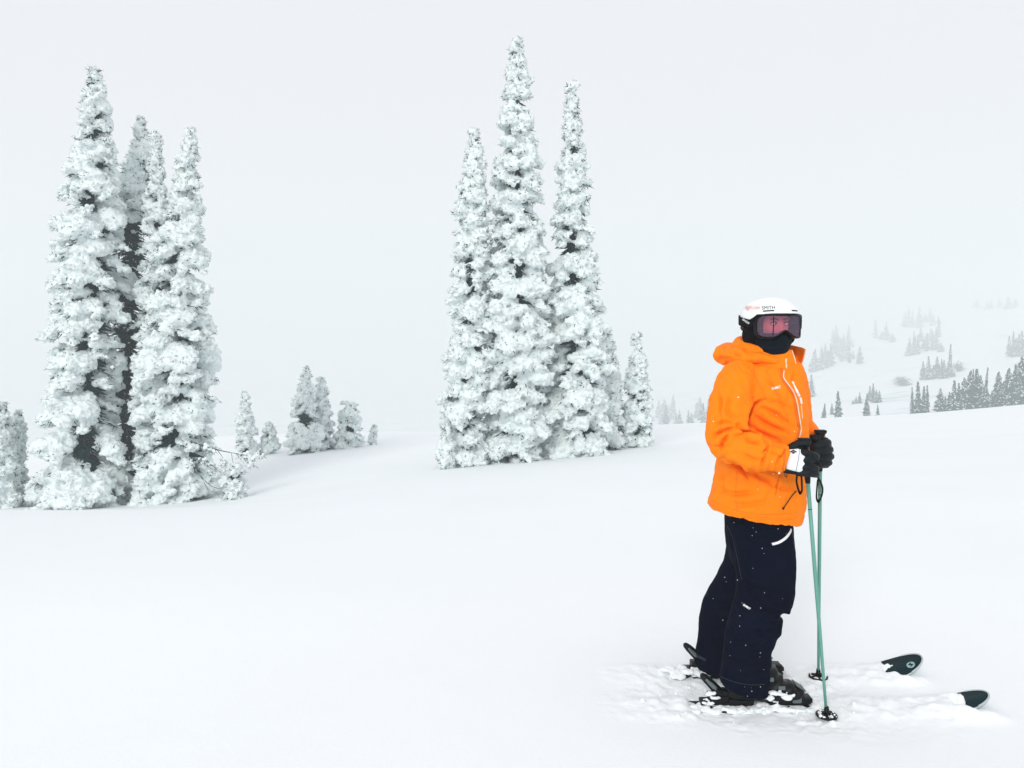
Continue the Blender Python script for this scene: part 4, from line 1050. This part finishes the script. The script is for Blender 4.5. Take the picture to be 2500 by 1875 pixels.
# goggles: frame and rose lens bulging in front of the eyes, strap round the helmet
GR, GA0 = .116, .022
def gog(th, c, dr=0.0):
    r = GR + dr - 1.3 * (c + .004) ** 2
    return hd(GA0 + r * np.cos(th), r * np.sin(th) * 0.97, c)
def outline(s, n=96, notch=1.0):
    t = np.linspace(0, 2 * np.pi, n, endpoint=False)
    ex = 2 / 4.2
    x = np.sign(np.cos(t)) * np.abs(np.cos(t)) ** ex * R(70); y = np.sign(np.sin(t)) * np.abs(np.sin(t)) ** ex
    lowp = (y < 0) * np.exp(-(x / R(17)) ** 2)
    c = -.006 + y * .0515 * s + notch * lowp * .032 * s - (y < 0) * .004 * (np.abs(x) / R(62)) ** 2
    return x * (1 - (1 - s) * .8), c
rings = [gog(*outline(s)) for s in (0.94, .8, .6, .4, .2)]
n = 96; v = np.concatenate(rings + [gog(np.array([0.]), np.array([0.0]))]); fcs = []
for k in range(4):
    for j_ in range(n): fcs.append((k * n + j_, k * n + (j_ + 1) % n, (k + 1) * n + (j_ + 1) % n)); fcs.append((k * n + j_, (k + 1) * n + (j_ + 1) % n, (k + 1) * n + j_))
for j_ in range(n): fcs.append((4 * n + j_, 4 * n + (j_ + 1) % n, 5 * n))
goggles = link('goggles', np_mesh('lens', v - ORG, np.array(fcs)), M['lens'], person)
lb = bvh_of(goggles.data)
secs = []
for s, dr in ((.93, -.004), (.93, .004), (.97, .007), (1.06, .006), (1.10, -.002), (1.10, -.030), (1.02, -.042), (.90, -.040)):
    secs.append(gog(*outline(s), dr))
ring = np.stack(secs, 1)                                   # n stations, closed section of 8
m_ = 8; v = ring.reshape(-1, 3); fcs = []
for i_ in range(n):
    for j_ in range(m_):
        fcs.append((i_ * m_ + j_, ((i_ + 1) % n) * m_ + j_, ((i_ + 1) % n) * m_ + (j_ + 1) % m_, i_ * m_ + (j_ + 1) % m_))
link('frame', np_mesh('frame', v - ORG, np.array(fcs)), M['black_plastic'], goggles)
surf_ribbon('lens_reflection_line', [(1889, 773), (1888.5, 795), (1887, 819)], lb, .0045, .001, M['print_black'], goggles, n=12)  # dark upright reflection in the lens, painted on as a thin strip
st = []
for k in range(40):
    th = R(64) + (2 * math.pi - 2 * R(64)) * k / 39
    back = (1 - math.cos(th - R(58))) / 2 if th < math.pi else (1 - math.cos(2 * math.pi - R(58) - th)) / 2
    ra, rb = .154, .132
    st.append((hd(-.008 + ra * math.cos(th), rb * math.sin(th), -.004 + .030 * min(1, abs(math.sin((th - R(58)) / (2 * math.pi - 2 * R(58)) * math.pi)) * 1.3)), math.cos(th) * fd / ra + math.sin(th) * rd / rb))
p_ = np.array([a for a, b in st]); n_s = np.array([b for a, b in st])
p_[0] = gog(np.array([R(66)]), np.array([-.004]), -.008)[0]; p_[-1] = gog(np.array([-R(66)]), np.array([-.004]), -.008)[0]
v, f = ribbon(catmull(p_, 80), catmull(n_s, 80), .040, .003)
strap = link('strap', np_mesh('strap', v - ORG, f), M['black_fabric'], goggles, smooth=False)
text_decal('printed_word', 'DRAGON', 1812, 781, 5.0, 34, bvh_of(strap.data), M['print_white'], strap, width=19, bold=.02)
for s_ in (1, -1):
    v, f = blobs([hd(.0825, s_ * .031, .004)], np.array([[.0115, .0115, .0085]]), 3); e_ = link('eye', np_mesh('eye', v - ORG, f), M['eye'], person)
    v, f = blobs([hd(.0895, s_ * .031 - .004, .004)], np.array([[.005, .0055, .0055]]), 2); link('iris', np_mesh('iris', v - ORG, f), M['iris'], e_)
    q = np.array([hd(.094, s_ * .012, .020), hd(.095, s_ * .030, .026), hd(.086, s_ * .048, .021)])
    v, f = tube(catmull(q, 10), [.003] * 10, 6); link('eyebrow', np_mesh('brow', v - ORG, f), M['brow'], person)
    q = np.array([hd(.090, s_ * .017, .007), hd(.0955, s_ * .031, .0125), hd(.084, s_ * .046, .005)])
    v, f = tube(catmull(q, 10), [.0028] * 10, 6); link('eyelid', np_mesh('lid', v - ORG, f), M['brow'], person)
# ------------------------------------------------------------------ gloves
def finger(pts, rad, n=16): 
    return tube(catmull(path3(pts), n), catmull(np.array(rad, float)[:, None], n)[:, 0], 12)
right = [rows_loft([(1094, 1094, 1908, 1960, .020, 3.335), (1102, 1102, 1906, 1964, .027, 3.333), (1122, 1124, 1906, 1968, .029, 3.332), (1145, 1150, 1908, 1968, .027, 3.332), (1154, 1160, 1912, 1962, .018, 3.333)], n=24, m=32, e=2.8)]
yk = 3.310
for py0, x0, x1, r_ in [(1106, 1958, 1999, .0155), (1124, 1960, 1990, .0150), (1141, 1958, 1999, .0148), (1156, 1954, 2000, .0138)]:
    tip_dx = 0 if x1 > 1995 else -4
    dy = 6 if py0 == 1106 else 1
    right.append(finger([(x0 - 10, py0 - 2, 3.322), (x0 + 12, py0, yk - .004), (x1 - 14, py0 + dy, yk + .000), (x1 - 6 + tip_dx, py0 + dy + 2, yk + .022), (x1 - 12, py0 + dy + 2, yk + .050), (x1 - 28, py0 + dy, yk + .062)], [r_ * 1.05, r_, r_, r_ * .95, r_ * .9, r_ * .8]))
    right.append(finger([(x1 - 10, py0 + dy, yk + .004), (x1 - 6, py0 + dy + (7 if py0 == 1106 else 1), yk + .008)], [r_, r_ * .9], 6))
right.append(finger([(1922, 1100, 3.345), (1938, 1090, 3.350), (1952, 1083, 3.345), (1968, 1083, 3.335), (1976, 1085, 3.335)], [.019, .019, .018, .0165, .013]))
gm = remesh(*join_np(right), .0028, 2)
w_ = co_of(gm); set_co(gm, w_ + no_of(gm) * (.0016 * fbm(w_ * 60, 2))[:, None] - ORG)
glove_r = link('glove', gm, M['glove'], person, label='right glove with white back and black fingers')
back = rows_loft([(1097, 1094, 1914, 1948, .020, 3.331), (1101, 1099, 1914, 1962, .0265, 3.329), (1122, 1122, 1914, 1966, .0295, 3.327), (1143, 1148, 1914, 1961, .0275, 3.327), (1147, 1154, 1916, 1957, .022, 3.329)], n=30, m=40, e=3.2)
bm_ = remesh(*back, .0028, 2); w_ = co_of(bm_); set_co(bm_, w_ + no_of(bm_) * (.0012 * fbm(w_ * 35, 2))[:, None] - ORG)
panel = link('back_panel', bm_, M['glove_white'], glove_r)
pb = bvh_of(bm_)
z6 = lambda X, Y: (1840 + X / 6.91, 1020 + Y / 6.91)
decal('printed_emblem', [[z6(607, 570), z6(630, 583), z6(670, 565), z6(670, 541)], [z6(670, 541), z6(670, 565), z6(710, 586), z6(732, 575)], [z6(635, 590), z6(668, 571), z6(703, 590), z6(668, 608)]], pb, M['print_black'], panel)
surf_ribbon('stitching', [(1952, 1098), (1949, 1122), (1943, 1151)], pb, .0018, .0006, M['grey_plastic'], panel, n=14)
q = catmull(path3([(1914, 1147, 3.303), (1934, 1152, 3.301), (1958, 1158, 3.305)]), 12)
v, f = tube(q, .0055, 8); link('cuff_binding', np_mesh('c', v - ORG, f), M['glove'], glove_r)
q = catmull(path3([(1917, 1150, 3.300), (1916, 1160, 3.298), (1920, 1165, 3.298), (1921, 1158, 3.298), (1918, 1150, 3.300)]), 20)
v, f = tube(q, .0016, 6); link('pull_loop', np_mesh('l', v - ORG, f), M['black_plastic'], glove_r)

left = [rows_loft([(1068, 1068, 1985, 2020, .018, 3.640), (1080, 1080, 1978, 2028, .026, 3.645), (1105, 1105, 1978, 2030, .028, 3.648), (1130, 1130, 1982, 2028, .024, 3.648), (1142, 1142, 1990, 2022, .014, 3.648)], n=24, m=32, e=2.6),
        finger([(1972, 1062, 3.70), (1984, 1074, 3.672), (1996, 1090, 3.655)], [.030, .032, .03])]
for py0, xr, xl, r_ in [(1083, 2024, 1984, .0160), (1100, 2029, 1980, .0160), (1117, 2031, 1983, .0155), (1132, 2027, 1992, .0145)]:
    left.append(finger([(xr - 14, py0 - 4, 3.655), (xr - 3, py0 - 3, 3.632), (xr - 7, py0 - 1, 3.603), (xr - 22, py0 + 2, 3.586), (xl + 8, py0 + 5, 3.588), (xl + 2, py0 + 6, 3.600)], [r_ * 1.0, r_ * 1.05, r_ * 1.05, r_, r_ * .95, r_ * .85], 20))
left.append(finger([(1985, 1078, 3.66), (1982, 1073, 3.63), (1990, 1069, 3.602), (2004, 1070, 3.597)], [.02, .019, .017, .014]))
gm = remesh(*join_np(left), .0028, 1)
w_ = co_of(gm); set_co(gm, w_ + no_of(gm) * (.0016 * fbm(w_ * 60, 2))[:, None] - ORG)
glove_l = link('glove', gm, M['glove'], person, label='left glove, black fingers wrapped towards the camera')
lp = rows_loft([(1076, 1076, 2008, 2030, .016, 3.652), (1090, 1090, 2006, 2036, .020, 3.654), (1108, 1108, 2006, 2037, .020, 3.656), (1122, 1122, 2008, 2034, .014, 3.656)], n=20, m=28)
bm_ = remesh(*lp, .003, 1); set_co(bm_, co_of(bm_) - ORG)
link('back_panel', bm_, M['glove_white'], glove_l)

# ------------------------------------------------------------------ skis with bindings
GN, TIPX = {}, {}
def ski(cy, tail, tip, label, roll, emblem, lift, yaw=0.0):
    """a ski lying along x at distance cy; built round its own origin under the boot"""
    cx = 1.13; o = np.array([cx, cy, 0.0])
    root = empty('ski', tuple(o), label=label, category='ski', group='pair of skis')
    n = 90; xs = np.concatenate([np.linspace(tail, tip - .16, 50), tip - .16 * (1 - np.sin(np.linspace(0, math.pi / 2, 40)))])
    xs = np.unique(xs); n = len(xs)
    half = np.interp(xs, [tail, tail + .05, 1.1, tip - .20], [.052, .056, .046, .061])
    u = np.clip((xs - (tip - .16)) / .16, 0, 1); half = np.where(u > 0, .061 * np.sqrt(np.clip(1 - u ** 2.6, 0, 1)) + .0005, half)
    rise = lift * np.clip((xs - (tip - .30)) / .30, 0, 1) ** 2.0 + .010
    ra = roll * np.clip((xs - (tip - .50)) / .35, 0, 1)
    def pt(i, s, dz):
        y = half[i] * s; return [xs[i] - cx, y * math.cos(ra[i]) - dz * 0, rise[i] + y * math.sin(ra[i]) + dz]
    def sheet(s0, s1, dz0, dz1):
        v = np.array([[pt(i, s, dz) for s, dz in ((s0, dz0), (s1, dz0), (s1, dz1), (s0, dz1))] for i in range(n)])
        return loft(v)
    v, f = sheet(-1, 1, -.010, .0); link('base', np_mesh('base', v, f), M['ski_rim'], root, smooth=False)
    v, f = sheet(-.985, .985, .0005, .0032)
    keep = xs < tip - .006
    link('topsheet', np_mesh('top', v, f), M['ski_top'], root, smooth=False)
    # pale protector round the tip
    k = np.where(xs > tip - .075)[0]
    loop = [pt(i, -1.02, .001) for i in k] + [pt(i, 1.02, .001) for i in k[::-1]]
    v, f = tube(np.array(loop), .0042, 6); link('tip_rim', np_mesh('rim', v, f), M['ski_rim'], root)
    if emblem:
        def on(x, y):
            i = int(np.argmin(np.abs(xs - x))); return [x - cx, y * math.cos(ra[i]), rise[i] + y * math.sin(ra[i]) + .0042]
        ex, ey, er = tip - .062, -.018, .0185
        a = np.linspace(0, 2 * np.pi, 24, endpoint=False)
        pv = np.array([on(ex, ey)] + [on(ex + er * math.cos(t), ey + er * math.sin(t)) for t in a])
        ff = np.array([[0, 1 + k_, 1 + (k_ + 1) % 24] for k_ in range(24)])
        em = link('emblem', np_mesh('emblem', pv, ff), M['ski_pale'], root, smooth=False)
        def up(p): return [p[0], p[1], p[2] + .0008]
        z = [(-.013, .004), (.006, .012), (.002, .003), (.013, -.004), (-.006, -.012), (-.002, -.003)]
        pv = np.array([up(on(ex + a_, ey + b_)) for a_, b_ in z])
        link('emblem_mark', np_mesh('mark', pv, np.array([[0, 1, 2], [0, 2, 5], [2, 3, 4], [2, 4, 5]])), M['ski_top'], em, smooth=False)
    # binding: toe piece, plate, heel piece with its raised lever
    def part(name, boxes, m_, parent, bev=.004):
        v, f = join_np(boxes); me = np_mesh(name, v, f); return link(name, bevelled(me, bev), m_, parent, smooth=False)
    bn = part('binding', [box((-.035, 0, .022), (.44, .062, .012))], M['black_plastic'], root)
    bn['label'] = 'black ski binding with its heel lever up'
    part('toe_piece', [box((.150, 0, .046), (.060, .060, .030)), box((.128, 0, .060), (.03, .074, .022)), box((.180, 0, .040), (.024, .046, .020))], M['black_plastic'], bn)
    part('toe_wing', [box((.122, -.040, .060), (.040, .012, .026))], M['grey_plastic'], bn, .003)
    part('toe_wing', [box((.122, .040, .060), (.040, .012, .026))], M['grey_plastic'], bn, .003)
    part('heel_piece', [box((-.215, 0, .050), (.085, .060, .042)), box((-.185, 0, .074), (.030, .050, .03)), box((-.27, 0, .036), (.05, .05, .018))], M['black_plastic'], bn)
    q = catmull(np.array([[-.190, 0, .055], [-.222, 0, .090], [-.262, 0, .130], [-.290, 0, .155]]), 16)
    w = np.interp(np.linspace(0, 1, 16), [0, .3, .8, .93, 1], [.024, .028, .024, .018, .008])
    v, f = tube(q, w, 14, ry=np.interp(np.linspace(0, 1, 16), [0, .3, .7, .93, 1], [.022, .021, .018, .013, .006]), up=(1, 0, .6)); lv = link('heel_lever', np_mesh('lever', v, f), M['black_plastic'], bn)
    q2 = q[3:13] + np.array([.0, -.019, .001]); v, f = tube(q2, np.interp(np.linspace(0, 1, 10), [0, .5, 1], [.006, .009, .006]), 10, ry=np.interp(np.linspace(0, 1, 10), [0, .5, 1], [.008, .011, .006]), up=(1, 0, .6))
    lv2 = link('lever_inset', np_mesh('inset', v, f), M['grey_plastic'], bn)
    for sy in (-.058, .058): part('brake_arm', [box((-.20, sy, .016), (.12, .008, .008))], M['black_plastic'], bn, .002)
    root.rotation_euler = (0, 0, yaw)
    return root
ski_near = ski(NEAR_Y, .56, 2.115, 'dark teal ski nearest the camera, only binding and low tip clear of snow', R(6), False, .062)
ski_far = ski(FAR_Y, .56, 2.0, 'dark teal ski behind the other, its round tip lifted and showing a pale emblem', R(17), True, .082)
ski_far.location.x -= .0
ski_far.location.z = .0
for s_ in (ski_near, ski_far): s_.location.z = -.019

# ------------------------------------------------------------------ ski boots
def boot(ax, cy, label):
    """heel at ax; toe points along +x"""
    o = np.array([ax, cy, .027])
    parts = []
    secs = []
    for x, w, h, z0 in [(0, .030, .06, .012), (.02, .040, .10, .004), (.08, .043, .13, 0), (.15, .045, .125, 0), (.21, .049, .105, 0), (.27, .050, .082, .002), (.31, .044, .062, .004), (.335, .032, .045, .008)]:
        a = np.linspace(0, 2 * np.pi, 24, endpoint=False); c, s = np.cos(a), np.sin(a)
        secs.append(np.stack([np.full(24, x), np.sign(c) * np.abs(c) ** .75 * w, z0 + h / 2 + np.sign(s) * np.abs(s) ** .75 * h / 2], 1))
    parts.append(loft(secs))
    parts.append(tube(catmull(np.array([[.085, 0, .06], [.088, 0, .13], [.10, 0, .20], [.118, 0, .29], [.125, 0, .33]]), 16), np.linspace(.058, .064, 16), 20))
    parts.append(tube(catmull(np.array([[.215, 0, .075], [.175, 0, .115], [.150, 0, .165]]), 10), [.046] * 10, 16))
    me = remesh(*join_np(parts), .0045, 3)
    w_ = co_of(me); n_ = no_of(me)
    ridge = .0035 * np.sin((w_[:, 0] * .75 - w_[:, 2] * .75) * 130) * np.clip((w_[:, 0] - .10) / .06, 0, 1) * np.clip(n_[:, 2] + .9, 0, 1)
    set_co(me, w_ + n_ * ridge[:, None] + o - ORG)
    b = link('ski_boot', me, M['black_plastic'], person, label=label)
    v, f = join_np([box((.055, 0, -.002), (.11, .066, .026)), box((.255, 0, -.002), (.15, .066, .022)), box((.345, 0, .006), (.05, .058, .020))])
    me = bevelled(np_mesh('s', v + o - ORG, f), .004); link('sole', me, M['black_plastic'], b, smooth=False)
    for x, z, tl in [(.235, .098, .50), (.185, .135, .75), (.150, .185, 1.0)]:
        bw = [np.array([x + .010 * math.cos(t) * 0 - .02 * abs(math.sin(t)) * .3, -.053 * math.cos(t), z - .045 + .052 * math.sin(t)]) for t in np.linspace(-.1, math.pi + .1, 18)]
        nn = np.array([[.3, -math.cos(t), math.sin(t)] for t in np.linspace(-.1, math.pi + .1, 18)])
        v, f = ribbon(np.array(bw), nn, .014, .004); link('buckle_strap', np_mesh('b', v + o - ORG, f), M['black_plastic'], b, smooth=False)
        v, f = box((x - .012, -.057, z - .022), (.030, .008, .016)); link('buckle', bevelled(np_mesh('k', v + o - ORG, f), .002), M['grey_plastic'], b, smooth=False)
    v, f = box((.318, -.0, .062), (.050, .062, .006), Matrix.Rotation(R(32), 3, 'Y')); link('toe_cap', bevelled(np_mesh('t', v + o - ORG, f), .002), M['grey_plastic'], b, smooth=False)
    return b
boot(.955, NEAR_Y - .005, 'right ski boot, black and crusted with snow')
boot(.925, FAR_Y, 'left ski boot, mostly hidden behind the right leg')

# ------------------------------------------------------------------ ski poles
def pole(top, bot, label, strap_px, Ys, grip_tilt):
    top, bot = np.array(top), np.array(bot); d = (bot - top); L = np.linalg.norm(d); d /= L
    root = empty('ski_pole', tuple(bot), label=label, category='ski pole', group='pair of green ski poles')
    at = lambda s: top + d * s - bot
    v, f = tube(np.array([at(.13), at(L * .5), at(L * .80), at(L - .0)]), [.0088, .0085, .0072, .0058], 14); sh = link('shaft', np_mesh('s', v, f), M['green_shaft'], root)
    v, f = tube(np.array([at(.30), at(.303)]), [.0092, .0092], 14); link('shaft_band', np_mesh('s', v, f), M['ski_top'], sh)
    q = np.array([at(s) for s in (0, .012, .016, .03, .05, .08, .11, .14, .17, .19)])
    v, f = tube(q, [.024, .0265, .022, .0155, .0145, .016, .0145, .015, .0125, .0105], 18, ry=[.017, .019, .016, .0135, .013, .014, .013, .013, .0115, .0105], up=(0, 1, 0))
    link('grip', np_mesh('g', v, f), M['black_plastic'], root)
    v, f = box(at(.002), (.05, .034, .014)); link('grip_top', bevelled(np_mesh('gt', v, f), .004), M['black_plastic'], root, smooth=False)
    q = catmull(path3([(a, b, Ys) for a, b in strap_px]), 40) - bot
    nrm = np.stack([np.full(40, .75), np.full(40, -.65), np.full(40, .1)], 1)
    v, f = ribbon(q, nrm, .016, .0022); link('strap', np_mesh('st', v, f), M['black_fabric'], root, smooth=False)
    # basket: hub, ring and spokes; spike below
    a = np.linspace(0, 2 * np.pi, 29)
    ring_ = np.stack([.040 * np.cos(a), .040 * np.sin(a), .002 + a * 0], 1)
    parts = [tube(ring_, .0055, 8, cap=False), tube(np.array([[0, 0, .040], [0, 0, .015], [0, 0, -.012]]), [.0085, .0125, .010], 12)]
    for k in range(6):
        t = k * math.pi / 3 + .3; parts.append(tube(np.array([[.008 * math.cos(t), .008 * math.sin(t), .010], [.040 * math.cos(t), .040 * math.sin(t), .003]]), [.0065, .0055], 6))
    v, f = join_np(parts); bk = link('basket', np_mesh('bk', v, f), M['black_plastic'], root)
    v, f = tube(np.array([[0, 0, -.01], [0, 0, -.05], [0, 0, -.065]]), [.005, .004, .001], 8); link('spike', np_mesh('sp', v, f), M['grey_plastic'], root)
    rng = np.random.RandomState(int(abs(bot[0]) * 1000)); c = np.stack([rng.uniform(-.035, .035, 26), rng.uniform(-.035, .035, 26), rng.uniform(.002, .010, 26)], 1)
    v, f = blobs(c, rng.uniform(.003, .009, 26), 1); link('stuck_snow', np_mesh('sn', v, f), M['snow_bits'], bk, kind='stuff')
    return root
pole(P(1964, 1072, 3.350), P(2018, 1747, 3.340), 'green ski pole nearer the camera, slanting from the right glove to its basket', [(1947, 1150), (1944, 1172), (1947, 1190), (1952, 1203), (1957, 1198), (1957, 1180), (1956, 1160)], 3.318, 0)
pole(P(2003, 1052, 3.615), P(1998, 1653, 3.720), 'green ski pole upright behind the other, held in the left glove', [(1996, 1165), (2004, 1180), (2008, 1195), (2005, 1212), (1998, 1224), (1993, 1216), (1994, 1190), (1996, 1170)], 3.60, 0)

# ------------------------------------------------------------------ snow stuck on and thrown round the skier
rng = np.random.RandomState(4)
bits = []
def flecks(name, bv, parent, pts, lo, hi):
    c = [cast(bv, x, y, .001)[0] - ORG for x, y in pts]
    r = rng.uniform(lo, hi, len(c)); rr_ = np.stack([r * rng.uniform(.8, 1.5, len(c)), r * .7, r * rng.uniform(.7, 1.1, len(c))], 1)
    v, f = blobs(np.array(c), rr_, 1); link(name, np_mesh(name, v, f), M['snow_bits'], parent, kind='stuff')
pts = []
for _ in range(12):
    py = rng.uniform(1285, 1690); xl = np.interp(py, [1285, 1384, 1450, 1550, 420, 1690], [1785, 1775, 1735, 1715, 1705, 1765]); xr = np.interp(py, [1285, 1460, 1500, 1600, 1690], [1925, 1922, 1885, 1870, 1860])
    pts.append((rng.uniform(xl, xr), py))
flecks('snow_flecks', tb, trousers, pts, .0007, .0015)
z3 = lambda X, Y: (1680 + X / 3.3175, 1220 + Y / 3.3175)
flecks('snow_flecks', tb, trousers, [z3(*a) for a in [(372, 185), (551, 262), (520, 290), (600, 394), (298, 629), (402, 651), (618, 755), (204, 802), (586, 877), (420, 940), (281, 975), (418, 1025), (466, 1178), (585, 1240), (310, 664), (728, 236), (438, 835), (515, 1550), (480, 1590), (585, 1515)]], .0012, .0021)
z2 = lambda X, Y: (1680 + X / 3.3175, 820 + Y / 3.3175)
flecks('snow_flecks', jb, jacket, [z2(*a) for a in [(715, 640), (205, 692), (680, 1018), (688, 1118), (405, 497), (620, 222), (745, 360), (742, 1302), (565, 1240), (860, 775)]], .0015, .003)

# clods of loose snow
def clods(c, r, seed, name, m_, org, voxel=None, **props):
    v, f = blobs(c, r, 2); v = v + 0.35 * np.repeat(np.asarray(r if np.ndim(r) == 1 else np.asarray(r)[:, 0]), 42)[:, None] * fbm(v * 55 + seed, 2)[:, None] * (v - np.repeat(c, 42, 0)) / (np.linalg.norm(v - np.repeat(c, 42, 0), axis=1)[:, None] + 1e-9) * 1.6
    return link(name, np_mesh(name, v - org, f), m_, **props)
c, r = [], []
while len(c) < 80:
    x = rng.normal(1.12, .48); y = rng.normal(3.55, .20)
    if not (0.25 < x < 2.2 and 3.05 < y < 4.1): continue
    m_c = churn(np.array([x]), np.array([y]))[0][0]
    if rng.rand() > m_c: continue
    k = rng.uniform(.002, .006) + (.010 * rng.rand() if rng.rand() < .12 else 0)
    c.append([x, y, 0]); r.append(k)
c = np.array(c); r = np.array(r); c[:, 2] = near_ground(c[:, 0], c[:, 1]) + r * .25
on_ski = (np.abs(c[:, 1] - NEAR_Y) < .07) & (c[:, 0] > .7) & (c[:, 0] < 1.42)
c = c[~on_ski]; r = r[~on_ski]
clods(c, r, 3, 'loose_snow', M['snow_loose'], np.zeros(3), kind='stuff')
# lumps lying on the bindings, ski tops and boots
def heap(pts, name, parent, org, seed):
    c = np.array([p[:3] for p in pts]); r = np.array([p[3] for p in pts])
    v, f = blobs(c, np.stack([r * 1.9, r * 1.4, r * .6], 1), 3)
    me = remesh(v, f, .0045, 7); w_ = co_of(me); set_co(me, w_ + no_of(me) * (.011 * fbm(w_ * 30 + seed, 4))[:, None] - org)
    link(name, me, M['snow_loose'], parent, kind='stuff')
hp_ = []
for x in np.linspace(.885, 1.22, 34): hp_.append((x + rng.normal(0, .03), NEAR_Y - .030 + rng.normal(0, .014), .008 + rng.normal(0, .006), rng.uniform(.009, .013)))
for x in np.linspace(.80, 1.36, 110): hp_.append((x + rng.normal(0, .03), NEAR_Y + rng.uniform(-.06, .01), .000 + rng.normal(0, .004), rng.uniform(.011, .016)))
for x in np.linspace(.84, .93, 8): hp_.append((x, NEAR_Y - .03 + rng.normal(0, .02), .045 + rng.normal(0, .012), rng.uniform(.007, .014)))
for x in np.linspace(1.08, 1.20, 7): hp_.append((x, NEAR_Y - .055 + rng.normal(0, .008), .050 + rng.normal(0, .014), rng.uniform(.009, .016)))
for x in np.linspace(1.16, 1.26, 8): hp_.append((x, NEAR_Y - .040 + rng.normal(0, .012), .095 - (x - 1.16) * .35 + rng.normal(0, .012), rng.uniform(.005, .010)))
heap(hp_, 'snow_on_binding', ski_near, np.array(ski_near.location), 2)
hp_ = []
for x in np.linspace(.76, 1.15, 22): hp_.append((x + rng.normal(0, .01), FAR_Y - .05 + rng.normal(0, .03), .020 + rng.normal(0, .010), rng.uniform(.012, .022)))
heap(hp_, 'snow_on_binding', ski_far, np.array(ski_far.location), 5)
